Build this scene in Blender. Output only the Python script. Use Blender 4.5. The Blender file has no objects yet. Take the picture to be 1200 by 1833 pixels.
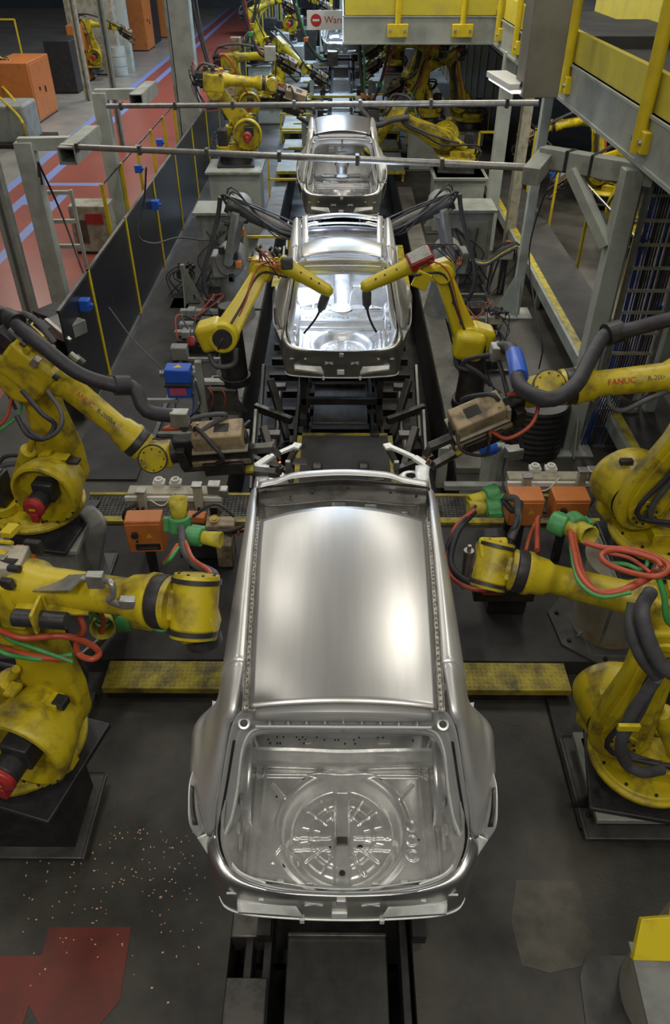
import bpy, bmesh, math, random
from mathutils import Vector, Matrix, noise
V = Vector
random.seed(7)
scene = bpy.context.scene
# ------------------------------------------------------------------ camera
H = 6.0; FPX = 1340.0; CX, CY = 600.0, 916.5
PIT = math.radians(38.5); YAW = math.radians(0.4)
cam_d = bpy.data.cameras.new('camera'); cam = bpy.data.objects.new('camera', cam_d)
scene.collection.objects.link(cam)
cam.location = (0, 0, H); cam.rotation_euler = (math.pi/2 - PIT, 0, YAW)
cam_d.sensor_fit = 'VERTICAL'; cam_d.sensor_height = 24.0; cam_d.lens = 24.0*FPX/1833.0
cam_d.clip_end = 300; cam_d.clip_start = 0.05
scene.camera = cam
_R = cam.rotation_euler.to_matrix()
def ray(x, y): return _R @ V(((x-CX)/FPX, -(y-CY)/FPX, -1.0))
def PZ(x, y, z): d = ray(x, y); return V((0, 0, H)) + d*((z-H)/d.z)     # measured pixel at a known height
def PY(x, y, Y): d = ray(x, y); return V((0, 0, H)) + d*(Y/d.y)          # ... at a known distance down the line
def PX(x, y, X): d = ray(x, y); return V((0, 0, H)) + d*(X/d.x)
# ------------------------------------------------------------------ view + world + lamps
scene.view_settings.view_transform = 'Standard'; scene.view_settings.look = 'None'
scene.view_settings.gamma = 1.0; scene.view_settings.use_curve_mapping = False
scene.view_settings.exposure = 0.0
w = bpy.data.worlds.new('world'); scene.world = w; w.use_nodes = True
w.node_tree.nodes['Background'].inputs[0].default_value = (0.80, 0.82, 0.86, 1)
w.node_tree.nodes['Background'].inputs[1].default_value = 0.08
def area(name, loc, size, power, col=(1, 0.93, 0.78), sy=None, aim=None):
    l = bpy.data.lights.new(name, 'AREA'); l.energy = power; l.color = col
    l.shape = 'RECTANGLE'; l.size = size; l.size_y = sy or size
    o = bpy.data.objects.new(name, l); scene.collection.objects.link(o); o.location = loc
    if aim is not None: o.rotation_euler = (V(aim)-V(loc)).to_track_quat('-Z', 'Y').to_euler()
    return o
WARM = (1, 0.95, 0.85); COOL = (0.62, 0.78, 1.0)
LAMPS = [(-2.9, 10.4, 9, .9, 1.3, 150), (2.8, 8.7, 9, .9, 2.8, 270), (-2.7, 14.6, 8.2, .8, .8, 150), (2.7, 14.4, 8.2, .8, .8, 190),
         (-3.4, 5.0, 8.8, .9, 1.8, 150), (3.8, 4.4, 8.8, .9, 1.6, 120),
         (-1.5, 18.5, 8.0, .8, 2.4, 260), (2.2, 18.5, 8.0, .8, 2.4, 260),
         (-8.0, 17, 9.0, 1.5, 1.5, 220), (-8.5, 26, 9.0, 1.5, 1.5, 320), (-9, 37, 9.0, 1.5, 1.5, 420), (-13, 30, 9.0, 1.5, 1.5, 360),
         (-1.6, -1.4, 8.4, 1.0, 2.0, 330), (1.9, -1.6, 8.4, 1.0, 2.0, 290), (-6, 0, 8.5, 1, 2, 120), (6, 0, 8.5, 1, 2, 90)]  # the pair behind the camera is unseen fill, added to brighten the car's rear
LK = .56
for i, (x, y, z, sx, sy, p) in enumerate(LAMPS):
    area('bay_and_fill_light', (x, y, z), sx, p*(LK if y < 15 else .7), WARM, sy)
area('bay_and_fill_light', (5.6, 15.5, 3.8), 1.0, 110, WARM, 1.2)  # this and the next: low unseen fills added to brighten robots beyond the fence
area('bay_and_fill_light', (6.6, 19.5, 3.8), 1.0, 130, WARM, 1.5)
for y, p in ((26, 500), (33, 900), (41, 1400), (52, 1600)):
    area('bay_and_fill_light', (0, y, 8.5), 3.0, p, COOL, 2.0)  # cool area lights standing in for bluish daylight at the far end
# ------------------------------------------------------------------ materials
def mat(name, col, rough=.5, metal=0, dirt=None, amt=.5, sc=3.0, lo=.45, hi=.65, bump=0, bsc=60, emit=None, es=0, streak=None, alpha=None):
    m = bpy.data.materials.new(name); m.use_nodes = True
    nt = m.node_tree; b = nt.nodes['Principled BSDF']
    b.inputs['Base Color'].default_value = (*col, 1); b.inputs['Roughness'].default_value = rough
    b.inputs['Metallic'].default_value = metal
    geo = nt.nodes.new('ShaderNodeNewGeometry')
    if dirt is not None:
        n = nt.nodes.new('ShaderNodeTexNoise'); n.inputs['Scale'].default_value = sc; n.inputs['Detail'].default_value = 8
        n.inputs['Roughness'].default_value = .62
        if streak:
            mp = nt.nodes.new('ShaderNodeMapping'); mp.inputs['Scale'].default_value = streak
            nt.links.new(geo.outputs['Position'], mp.inputs[0]); nt.links.new(mp.outputs[0], n.inputs['Vector'])
        else: nt.links.new(geo.outputs['Position'], n.inputs['Vector'])
        r = nt.nodes.new('ShaderNodeMapRange'); r.inputs[1].default_value = lo; r.inputs[2].default_value = hi
        r.inputs[3].default_value = 0; r.inputs[4].default_value = amt
        nt.links.new(n.outputs[0], r.inputs[0])
        mx = nt.nodes.new('ShaderNodeMix'); mx.data_type = 'RGBA'
        mx.inputs[6].default_value = (*col, 1); mx.inputs[7].default_value = (*dirt, 1)
        nt.links.new(r.outputs[0], mx.inputs[0]); nt.links.new(mx.outputs[2], b.inputs['Base Color'])
    if bump:
        n2 = nt.nodes.new('ShaderNodeTexNoise'); n2.inputs['Scale'].default_value = bsc; n2.inputs['Detail'].default_value = 4
        nt.links.new(geo.outputs['Position'], n2.inputs['Vector'])
        bp = nt.nodes.new('ShaderNodeBump'); bp.inputs['Strength'].default_value = bump; bp.inputs['Distance'].default_value = .01
        nt.links.new(n2.outputs[0], bp.inputs['Height']); nt.links.new(bp.outputs[0], b.inputs['Normal'])
    if emit: b.inputs['Emission Color'].default_value = (*emit, 1); b.inputs['Emission Strength'].default_value = es
    return m
M = {}
M['yellow'] = mat('robot_yellow', (.50, .39, .010), .42, 0, (.10, .07, .025), .85, 4.5, .47, .66)
M['yellow2'] = mat('clean_yellow', (.58, .46, .012), .38, 0, (.3, .2, .03), .5, 7, .55, .75)
M['yellow3'] = mat('line_yellow', (.50, .42, .02), .6, 0, (.10, .085, .03), .8, 6, .42, .66)
M['tread'] = mat('tread_yellow', (.42, .34, .03), .5, 0, (.055, .05, .03), .95, 4.5, .40, .66)
M['rail_y'] = mat('handrail_yellow', (.60, .46, .01), .45, 0, (.35, .25, .03), .5, 3)
M['toe_y'] = mat('toe_board_yellow', (.52, .44, .03), .55, 0, (.36, .30, .06), .6, 2.5)
M['black'] = mat('black_plastic', (.018, .018, .02), .45, 0, (.05, .045, .04), .5, 9)
M['rubber'] = mat('black_hose', (.022, .021, .027), .55, 0, (.05, .045, .05), .5, 12)
M['ghose'] = mat('grey_hose', (.075, .075, .08), .6, 0, (.03, .03, .03), .5, 12)
M['red'] = mat('red_cap', (.38, .025, .025), .45, 0, (.12, .03, .02), .5, 15)
M['rhose'] = mat('red_hose', (.42, .07, .03), .42, 0, (.25, .04, .02), .5, 9)
M['gnhose'] = mat('green_hose', (.05, .28, .07), .42, 0, (.03, .16, .05), .5, 9)
M['bhose'] = mat('blue_hose', (.03, .06, .25), .4)
M['green'] = mat('green_clamp', (.06, .28, .09), .45, 0, (.04, .12, .05), .6, 14)
M['orange'] = mat('orange_box', (.52, .165, .035), .45, 0, (.25, .07, .03), .6, 5, .5, .75)
M['blue'] = mat('blue_box', (.02, .10, .52), .4)
M['steel'] = mat('body_steel', (.66, .66, .64), .38, .62, (.50, .50, .49), .6, 2.2, .4, .7)
M['steel_b'] = mat('rear_panel_steel', (.48, .48, .465), .33, .92, (.40, .40, .38), .5, 4, .4, .7)  # darker, more metallic body steel: the dark floor's reflection is partly in the colour
M['steel_d'] = mat('body_steel_inner', (.68, .68, .66), .30, .6, (.40, .40, .39), .7, 5, .4, .7, .12, 25)
M['steel_r'] = mat('roof_steel', (.46, .455, .44), .34, .85, (.57, .565, .55), .5, 1.6, .4, .7, streak=(6, .5, 6))
M['apron'] = mat('zinc_apron', (.85, .87, .84), .5, .3, (.6, .6, .57), .5, 12)
M['ditch'] = mat('roof_ditch', (.40, .385, .35), .5, .8, (.18, .16, .13), .8, 30, .45, .6)
M['conc'] = mat('floor_concrete', (.060, .056, .044), .5, 0, (.014, .012, .010), .95, 1.3, .38, .66, .25, 30)
M['patch'] = mat('worn_concrete', (.10, .092, .07), .6, 0, (.04, .036, .03), .8, 5, .4, .7)
M['redf'] = mat('red_floor_paint', (.155, .028, .018), .5, 0, (.06, .02, .015), .7, 2.5, .42, .7)
M['aisle'] = mat('aisle_red', (.33, .082, .055), .30, 0, (.24, .075, .055), .6, .8)
M['aisleg'] = mat('aisle_grey', (.27, .25, .21), .38, 0, (.17, .16, .14), .7, .7)
M['aisleb'] = mat('aisle_blue', (.20, .27, .55), .45, 0, (.2, .22, .35), .5, 3)
M['mat_'] = mat('rubber_mat', (.030, .029, .028), .75, 0, (.07, .066, .06), .6, 2.2, .4, .7, .3, 90)
M['plate'] = mat('floor_plate', (.10, .10, .092), .45, .3, (.035, .033, .03), .85, 3, .4, .68)
M['deck'] = mat('deck_plate', (.085, .083, .076), .42, .55, (.04, .038, .034), .8, 5, .4, .7)
M['grey'] = mat('painted_grey', (.27, .29, .255), .5, 0, (.13, .13, .11), .6, 3)
M['greyl'] = mat('pale_grey_paint', (.38, .41, .36), .5, 0, (.2, .2, .17), .5, 2.5)
M['olive'] = mat('olive_column', (.16, .15, .11), .55, 0, (.09, .085, .06), .7, 1.5)
M['mezz'] = mat('mezzanine_beam', (.31, .33, .29), .5, 0, (.13, .13, .12), .6, 1.2)
M['beige'] = mat('beige_steel', (.36, .34, .26), .5, 0, (.15, .12, .07), .7, 5)
M['ped'] = mat('pedestal_grey', (.24, .245, .225), .55, 0, (.075, .07, .06), .7, 3, .42, .7)
M['rust'] = mat('rust_grey', (.30, .29, .24), .55, 0, (.22, .13, .03), .8, 2.2, .45, .65)
M['tan'] = mat('transformer_tan', (.34, .26, .15), .5, 0, (.08, .06, .045), .85, 7, .45, .65)
M['dark'] = mat('dark_machinery', (.022, .021, .02), .5, .3, (.055, .05, .045), .7, 6)
M['dsteel'] = mat('dirty_steel', (.13, .125, .115), .42, .7, (.05, .045, .04), .8, 5)
M['galv'] = mat('galvanised', (.36, .36, .34), .4, .7, (.22, .2, .17), .6, 10)
M['copper'] = mat('copper', (.55, .22, .10), .35, .9)
M['curb'] = mat('curb_concrete', (.17, .165, .14), .6, 0, (.07, .065, .055), .8, 2.6, .42, .68)
M['fence'] = mat('black_curtain', (.012, .013, .018), .35, 0, (.035, .028, .02), .6, 1.5, .5, .72, streak=(3, 3, .5))
M['white'] = mat('white_paint', (.60, .60, .55), .5)
M['letter_red'] = mat('red_lettering', (.45, .02, .02), .5)
M['letter_black'] = mat('black_lettering', (.02, .018, .012), .5)
M['sign'] = mat('sign_white', (.72, .72, .68), .5)
M['magenta'] = mat('magenta_label', (.42, .07, .16), .5)
M['tube_on'] = mat('lamp_tube', (.9, .9, .85), .4, emit=(1, .95, .85), es=2.2)
M['wall'] = mat('far_wall', (.07, .08, .09), .7, 0, (.03, .035, .04), .7, .5)
M['spark'] = mat('spatter', (.85, .52, .32), .5, .0)
M['gold'] = mat('brass', (.42, .30, .09), .4, .7)
# ------------------------------------------------------------------ mesh helpers
def frame(d, up=V((0, 0, 1))):
    z = V(d).normalized(); u = V(up)
    if abs(z.dot(u)) > .97: u = V((1, 0, 0)) if abs(z.x) < .9 else V((0, 1, 0))
    x = u.cross(z).normalized(); y = z.cross(x)
    return Matrix((x, y, z)).transposed()
def cr(pts, n):
    pts = [V(p) for p in pts]
    if len(pts) == 2: return [pts[0].lerp(pts[1], i/(n-1)) for i in range(n)]
    L = [0]
    for a, b in zip(pts, pts[1:]): L.append(L[-1] + max((b-a).length, 1e-6))
    out = []; k = 0
    for i in range(n):
        t = L[-1]*i/(n-1)
        while k < len(pts)-2 and t > L[k+1]: k += 1
        u = (t-L[k])/(L[k+1]-L[k]); p1, p2 = pts[k], pts[k+1]
        p0 = pts[k-1] if k > 0 else p1*2-p2; p3 = pts[k+2] if k+2 < len(pts) else p2*2-p1
        out.append(.5*((2*p1)+(-p0+p2)*u+(2*p0-5*p1+4*p2-p3)*u*u+(-p0+3*p1-3*p2+p3)*u*u*u))
    return out
class MB:
    def __init__(s): s.v = []; s.f = []; s.p = []
    def _add(s, vs, fs):
        o = len(s.v); s.p.append((o, len(s.f))); s.v += [V(v) for v in vs]; s.f += [tuple(i+o for i in f) for f in fs]; return s
    def box(s, c, size, R=None):
        c = V(c); a, b, d = [q/2 for q in size]
        vs = [V((x, y, z)) for x in (-a, a) for y in (-b, b) for z in (-d, d)]
        if R is not None: vs = [R @ v for v in vs]
        return s._add([v+c for v in vs], [(0, 1, 3, 2), (4, 6, 7, 5), (0, 4, 5, 1), (2, 3, 7, 6), (0, 2, 6, 4), (1, 5, 7, 3)])
    def bb(s, x0, x1, y0, y1, z0, z1): return s.box(((x0+x1)/2, (y0+y1)/2, (z0+z1)/2), (abs(x1-x0), abs(y1-y0), abs(z1-z0)))
    def beam(s, a, b, w, h=None, up=(0, 0, 1)):
        a, b = V(a), V(b); R = frame(b-a, up); return s.box((a+b)/2, (w, h or w, (b-a).length), R)
    def lathe(s, a, d, prof, n=20, cap=True):       # prof: [(t, r)] along axis d from a
        R = frame(d); a = V(a); vs = []; fs = []
        for t, r in prof:
            for i in range(n):
                q = 2*math.pi*i/n; vs.append(a + R @ V((r*math.cos(q), r*math.sin(q), t)))
        m = len(prof)
        for j in range(m-1):
            for i in range(n): fs.append((j*n+i, j*n+(i+1) % n, (j+1)*n+(i+1) % n, (j+1)*n+i))
        if cap: fs.append(tuple(reversed(range(n)))); fs.append(tuple((m-1)*n+i for i in range(n)))
        return s._add(vs, fs)
    def cyl(s, a, b, r, r2=None, n=16):
        a, b = V(a), V(b); return s.lathe(a, b-a, [(0, r), ((b-a).length, r if r2 is None else r2)], n)
    def tube(s, pts, r, n=8, m=None, smooth=True, sag=0):
        pts = [V(p) for p in pts]
        if smooth and len(pts) > 2: pts = cr(pts, m or (len(pts)-1)*6+1)
        vs = []; fs = []; up = V((0, 0, 1)); X = None
        for i, p in enumerate(pts):
            d = (pts[min(i+1, len(pts)-1)]-pts[max(i-1, 0)]).normalized()
            if X is None: R = frame(d); X = R.col[0].copy()
            X = (X - d*X.dot(d)).normalized(); Y = d.cross(X)
            for k in range(n):
                q = 2*math.pi*k/n; vs.append(p + X*(r*math.cos(q)) + Y*(r*math.sin(q)))
        for j in range(len(pts)-1):
            for i in range(n): fs.append((j*n+i, j*n+(i+1) % n, (j+1)*n+(i+1) % n, (j+1)*n+i))
        fs.append(tuple(reversed(range(n)))); fs.append(tuple((len(pts)-1)*n+i for i in range(n)))
        return s._add(vs, fs)
    def prism(s, pts, o, ux, uy, th):       # 2D outline in plane (ux,uy), extruded +-th/2 along ux x uy
        o, ux, uy = V(o), V(ux), V(uy); nn = ux.cross(uy).normalized(); n = len(pts)
        vs = [o+ux*p[0]+uy*p[1]-nn*th/2 for p in pts] + [o+ux*p[0]+uy*p[1]+nn*th/2 for p in pts]
        fs = [tuple(reversed(range(n))), tuple(range(n, 2*n))] + [(i, (i+1) % n, n+(i+1) % n, n+i) for i in range(n)]
        return s._add(vs, fs)
    def sphere(s, c, r, n=12, sq=(1, 1, 1)):
        c = V(c); vs = []; fs = []; m = n//2+1
        for j in range(m):
            ph = math.pi*j/(m-1)
            for i in range(n):
                q = 2*math.pi*i/n; vs.append(c+V((r*sq[0]*math.sin(ph)*math.cos(q), r*sq[1]*math.sin(ph)*math.sin(q), r*sq[2]*math.cos(ph))))
        for j in range(m-1):
            for i in range(n): fs.append((j*n+i, (j+1)*n+i, (j+1)*n+(i+1) % n, j*n+(i+1) % n))
        return s._add(vs, fs)
    def loft(s, rows, nu=24, nv=None, closed=False):
        rows = [cr(r, nu) for r in rows]
        if nv: cols = [cr([r[i] for r in rows], nv) for i in range(nu)]; rows = [[cols[i][j] for i in range(nu)] for j in range(nv)]
        m = len(rows); vs = [p for r in rows for p in r]; fs = []
        for j in range(m if closed else m-1):
            for i in range(nu-1): fs.append((j*nu+i, j*nu+i+1, ((j+1) % m)*nu+i+1, ((j+1) % m)*nu+i))
        return s._add(vs, fs)
    def mirrored(s):
        o = len(s.v); n = [V((-v.x+2*CARX, v.y, v.z)) for v in s.v]; f = [tuple(i+o for i in reversed(q)) for q in s.f]
        s.v += n; s.f += f; return s
CARX = 0.03
def link(o): scene.collection.objects.link(o); return o
def build(name, mb, material, parent=None, bevel=0, solid=0, smooth=True, seg=2, ang=35, sub=0):
    me = bpy.data.meshes.new(name); off = V(parent_world(parent)) if parent else V((0, 0, 0))
    me.from_pydata([v-off for v in mb.v], [], mb.f); me.update()
    bm = bmesh.new(); bm.from_mesh(me); bmesh.ops.remove_doubles(bm, verts=bm.verts, dist=1e-5)
    bmesh.ops.recalc_face_normals(bm, faces=bm.faces); bm.to_mesh(me); bm.free()
    if smooth:
        me.polygons.foreach_set('use_smooth', [True]*len(me.polygons)); me.set_sharp_from_angle(angle=math.radians(ang))
    me.materials.append(M[material] if isinstance(material, str) else material)
    o = link(bpy.data.objects.new(name, me))
    if parent: o.parent = parent
    if solid: md = o.modifiers.new('thickness', 'SOLIDIFY'); md.thickness = solid; md.offset = 0
    if sub: md = o.modifiers.new('sub', 'SUBSURF'); md.levels = sub; md.render_levels = sub
    if bevel: md = o.modifiers.new('bevel', 'BEVEL'); md.width = bevel; md.segments = seg; md.limit_method = 'ANGLE'; md.harden_normals = False
    return o
def build_each(name, mb, *a, **k):
    r = None
    for i, (v0, f0) in enumerate(mb.p):
        v1, f1 = mb.p[i+1] if i+1 < len(mb.p) else (len(mb.v), len(mb.f))
        q = MB(); q.v = mb.v[v0:v1]; q.f = [tuple(j-v0 for j in f) for f in mb.f[f0:f1]]; q.p = [(0, 0)]
        r = build(name, q, *a, **k)
    return r
def parent_world(p):
    l = V((0, 0, 0))
    while p: l += p.location; p = p.parent
    return l
def tag(o, label, cat, group=None):
    o['label'] = label; o['category'] = cat
    if group: o['group'] = group
    return o
def thing(name, label, cat, loc=(0, 0, 0), group=None):
    o = link(bpy.data.objects.new(name, None)); o.empty_display_size = .1; o.location = V(loc)
    return tag(o, label, cat, group)
def one(name, label, cat, mb, m, group=None, **k): return tag(build(name, mb, m, None, **k), label, cat, group)
def struct(name, mb, m, parent=None, **k):
    o = build(name, mb, m, parent, **k); o['kind'] = 'structure'; return o
def copy_tree(o, off, label=None, group=None, parent=None):
    c = o.copy(); link(c)
    if parent is None: c.location = o.location + V(off)
    else: c.parent = parent
    if label: c['label'] = label
    if group: c['group'] = group
    for ch in list(o.children): copy_tree(ch, off, None, None, c)
    return c
def text_on(body, size, o, ux, uy, material, parent, name='lettering', radius=0, thick=.001, center=True):
    cu = bpy.data.curves.new('t', 'FONT'); cu.body = body; cu.size = size; cu.extrude = thick
    cu.align_x = 'CENTER' if center else 'LEFT'; cu.align_y = 'CENTER'; cu.resolution_u = 3
    t = bpy.data.objects.new('t', cu); link(t); dg = bpy.context.evaluated_depsgraph_get()
    me = bpy.data.meshes.new_from_object(t.evaluated_get(dg)); bpy.data.objects.remove(t)
    o, ux, uy = V(o), V(ux).normalized(), V(uy).normalized(); nn = ux.cross(uy)
    mb = MB(); mb.v = []
    for v in me.vertices:
        x, y, z = v.co
        if radius: a = y/radius; mb.v.append(o + ux*x + uy*((radius+z)*math.sin(a)) + nn*((radius+z)*math.cos(a)-radius))
        else: mb.v.append(o+ux*x+uy*y+nn*z)
    mb.f = [tuple(p.vertices) for p in me.polygons]
    return build(name, mb, material, parent, smooth=False)
# ------------------------------------------------------------------ the setting
m = MB()
PW, PE = -1.52, 1.60
m.bb(-5.4, PW, 7.5, 75, -.1, 0); m.bb(PE, 14, 7.5, 75, -.1, 0)
m.bb(-5.4, -.80, -3, 7.5, -.1, 0); m.bb(.56, 14, -3, 7.5, -.1, 0)
struct('floor', m, 'conc')
m = MB(); m.bb(-40, -9.45, -3, 90, -.1, 0); struct('floor_2', m, 'aisleg')
m = MB(); m.bb(-9.45, -5.4, -3, 90, -.1, 0); struct('floor_3', m, 'aisle')
m = MB(); m.bb(-1.8, 1.8, -3, 75, -1.15, -1.05); struct('floor_4', m, 'dark')
m = MB(); m.bb(PW-.1, PW, 7.5, 75, -1.1, -.1); m.bb(-.9, -.8, -3, 7.5, -1.1, -.1); m.bb(-1.6, -.8, 7.4, 7.5, -1.1, -.1); struct('wall_pit_left', m, 'dark')
m = MB(); m.bb(PE, PE+.1, 7.5, 75, -1.1, -.1); m.bb(.56, .66, -3, 7.5, -1.1, -.1); m.bb(.56, 1.7, 7.4, 7.5, -1.1, -.1); struct('wall_pit_right', m, 'dark')
m = MB(); m.bb(-40, 30, 75, 75.3, 0, 14); struct('wall_far', m, 'wall')
m = MB(); m.bb(14, 14.3, -3, 75, 0, 9); struct('wall_right', m, 'wall')
# painted lines
def line(name, x0, x1, y0, y1, mt, z=.004, parent=None):
    m = MB(); m.bb(x0, x1, y0, y1, .0005, z); return struct(name, m, mt)
line('trim_1', -9.50, -9.22, -3, 90, 'aisleb'); line('trim_2', -8.72, -8.45, 12, 90, 'aisleb')
line('trim_3', -7.75, -7.5, 5, 21.7, 'aisleb'); line('trim_4', -8.45, -6.9, 22.4, 22.7, 'aisleb'); line('trim_5', -8.45, -7.75, 20.6, 20.9, 'aisleb')
m = MB()
pts = [PZ(*p, 0) for p in ((0, 1712), (75, 1710), (88, 1660), (235, 1660), (215, 1792), (165, 1850), (80, 1850), (52, 1800), (36, 1850), (-60, 1850), (-60, 1712))]
m.prism([(p.x, p.y) for p in pts], (0, 0, .003), (1, 0, 0), (0, 1, 0), .004); struct('floor_5', m, 'redf')
m = MB()
pts = [PZ(*p, 0) for p in ((925, 1575), (1035, 1578), (1052, 1640), (1064, 1690), (1040, 1730), (985, 1742), (935, 1728), (915, 1650))]
m.prism([(p.x, p.y) for p in pts], (0, 0, .002), (1, 0, 0), (0, 1, 0), .003); struct('floor_6', m, 'patch')
# curbs beside the pit
m = MB(); m.bb(-1.92, PW, 8.6, 13.6, 0, .10); m.bb(-1.92, PW, 13.7, 22, 0, .10); struct('trim_6', m, 'curb', bevel=.01)
m = MB(); m.bb(PE, 1.98, 8.4, 13.6, 0, .10); m.bb(PE, 1.98, 13.7, 22, 0, .10); struct('trim_7', m, 'curb', bevel=.01)
# raised platform the near robots stand on
m = MB(); m.bb(-4.6, -.9, 4.92, 7.0, 0, .2); m.bb(.75, 4.6, 4.92, 7.0, 0, .2); struct('floor_7', m, 'mat_', bevel=.008)
for i, (x0, x1) in enumerate(((-2.28, -.92), (.84, 2.24))):
    t = one('tread_step', ['yellow checker-plate step in front of the left platform', 'yellow checker-plate step in front of the right platform'][i], 'step',
            MB().bb(x0, x1, 4.56, 4.90, .12, .2), 'tread', bevel=.008)
    m = MB()
    rr = random.Random(i)
    k = 0
    nx = int((x1-x0)/.045)
    for a in range(nx):
        for b in range(7):
            R = Matrix.Rotation(math.radians(45 if (a+b) % 2 else -45), 3, 'Z')
            m.box((x0+.025+a*.045, 4.60+b*.045, .201), (.028, .008, .006), R)
    o = build('tread_pattern', m, 'tread', t, smooth=False); 
    m = MB(); m.bb(x0+.02, x1-.02, 4.6, 4.88, .0, .12); build('riser', m, 'dark', t)
# mats and walkways
one('rubber_walkway_mat', 'long black rubber mat between the curtain fence and the robot cell', 'mat', MB().bb(-3.75, -2.75, 8.2, 19.5, 0, .03), 'mat_')
one('rubber_walkway_mat', 'dark rubber mat on the floor inside the right hand robot cell', 'mat', MB().bb(2.3, 3.05, 9.5, 17, 0, .03), 'mat_')
wk = thing('raised_walkway', 'raised dark walkway with a yellow painted edge along the right fence', 'walkway', (4.3, 13, 0))
build('deck', MB().bb(3.86, 4.75, 7.2, 36, .42, .5), 'mat_', wk)
build('edge_stripe', MB().bb(3.86, 3.98, 7.2, 36, .5, .505), 'line' if 0 else 'yellow3', wk)
build('edge_beam', MB().bb(3.80, 3.86, 7.2, 36, .30, .5), 'grey', wk)
for y in range(8, 36, 3): build('leg', MB().bb(3.82, 3.90, y, y+.08, 0, .3).bb(4.6, 4.7, y, y+.08, 0, .42), 'grey', wk)
# cross-bridges beside the car (grating with yellow edges)
for sgn, lab in ((-1, 'left'), (1, 'right')):
    t = thing('grating_bridge', 'narrow steel grating with yellow edges running off to the %s of the near car' % lab, 'walkway', (sgn*1.8, 7.3, 0))
    x0, x1 = sorted((sgn*.75, sgn*3.2))
    m = MB(); m.bb(x0, x1, 7.18, 7.62, .16, .19)
    for k in range(50): m.bb(x0+(x1-x0)*k/50, x0+(x1-x0)*k/50+.012, 7.18, 7.62, .19, .20)
    for k in range(12): m.bb(x0, x1, 7.19+k*.036, 7.20+k*.036, .19, .20)
    build('grating', m, 'dsteel', t, smooth=False)
    build('yellow_edge', MB().bb(x0, x1, 7.08, 7.18, .15, .21), 'tread', t); build('yellow_edge', MB().bb(x0, x1, 7.62, 7.67, .15, .21), 'tread', t)
    build('side_beam', MB().bb(x0, x1, 7.0, 7.08, .0, .17), 'dark', t)
# floor plates the near robots stand on
for (a, b, c, d, lab) in ((-4.2, -2.36, 3.36, 4.6, 'scuffed steel base plate on the floor under the lower left robot'), (2.02, 4.4, 3.26, 4.85, 'dark steel base plate on the floor under the lower right robot')):
    t = one('base_plate', lab, 'plate', MB().bb(a, b, c, d, .0, .1 if a < 0 else .06), 'plate' if a < 0 else 'dark', bevel=.01)
    m = MB()
    for x in (a+.08, b-.08):
        for y in (c+.08, d-.08): m.cyl((x, y, .1), (x, y, .125), .025, n=6)
    build('bolt', m, 'dark', t)
# ---- conveyor in the pit
for lab, x0, x1, y0, y1 in (('left', -2.72, -1.96, 8.7, 16.8), ('right', 2.02, 2.95, 9.6, 17.0)):
    t = thing('machine_bed', 'long dark oily machine bed along the %s kerb of the pit' % lab, 'machine bed', ((x0+x1)/2, y0, 0))
    build('slab', MB().bb(x0, x1, y0, y1, .0, .07), 'dark', t, bevel=.01)
    for x in (x0+.04, x1-.04): build('side_rail', MB().bb(x-.03, x+.03, y0, y1, .07, .13), 'dsteel', t)
    for k in range(7): y = y0+.5+k*(y1-y0-.8)/6.2; build('cross_rail', MB().bb(x0+.07, x1-.07, y, y+.07, .07, .12), 'dsteel' if k % 2 else 'ped', t)
cv = thing('skid_conveyor', 'dark steel conveyor track in the pit beneath the car bodies', 'conveyor', (0, 8, -1.0))
for x in (-.66, -.52, .50, .64): build('rail', MB().bb(x-.03, x+.03, -3, 60, -.35, -.05), 'dark', cv, bevel=.01)
rr = random.Random(3)
for y in [q*.62-2.5 for q in range(40)]:
    build('cross_tie', MB().bb(-1.3, 1.3, y, y+.10, -.75, -.62), 'dark', cv)
for k, y in enumerate((-.4, .35, 1.05, 1.75, 2.4)):
    b = MB().bb(-.80, -.50, y, y+.38, -.22, .02)
    build('support_box', b, 'dsteel', cv, bevel=.012)
def deck(label, x0, x1, y0, y1, z, lip=True, m_='deck', yellow=False):
    t = thing('deck_plate', label, 'plate', ((x0+x1)/2, (y0+y1)/2, z))
    build('plate', MB().bb(x0, x1, y0, y1, z-.03, z), m_, t, bevel=.01)
    if lip: build('lip', MB().bb(x0, x1, y1-.03, y1, z, z+.05), 'dsteel', t, bevel=.01)
    if yellow:
        build('yellow_border', MB().bb(x0, x0+.07, y0, y1, z, z+.004).bb(x1-.07, x1, y0, y1, z, z+.004).bb(x0, x1, y1-.07, y1, z, z+.004), 'tread', t)
    return t
d1 = deck('checkered steel plate between the rails behind the near car', -.37, .365, -1.0, 2.42, .02)
m = MB(); rr = random.Random(5)
for a in range(15):
    for b in range(60):
        m.box((-.34+a*.048, -.9+b*.054, .021), (.024, .007, .004), Matrix.Rotation(math.radians(45 if (a+b) % 2 else -45), 3, 'Z'))
build('tread_pattern', m, 'deck', d1, smooth=False)
def near_z(p0, p1, z): a, b = PZ(*p0, z), PZ(*p1, z); return a.x, b.x, b.y, a.y
x0, x1, y0, y1 = near_z((568, 690), (652, 757), .1)
deck('blank steel plate on the conveyor under the tail of the second car', -.40, .42, y0, y1, .1, True, 'dsteel')
x0, x1, y0, y1 = near_z((532, 775), (690, 856), 0)
deck('dark rubber covered deck with a yellow border in front of the near car', -.62, .78, y0-.3, y1, 0, False, 'mat_', True)
for lab, x in (('left', -.35), ('right', .42)):
    p = PZ(568 if x < 0 else 651, 840, 0)
    t = thing('deck_roller', '%s small steel roller let into the dark deck before the near car' % lab, 'roller', (p.x, p.y, .01))
    build('bracket', MB().bb(p.x-.07, p.x+.07, p.y-.16, p.y+.16, .0, .02), 'dark', t); build('roller', MB().cyl((p.x-.05, p.y, .03), (p.x+.05, p.y, .03), .07), 'dsteel', t)
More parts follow.
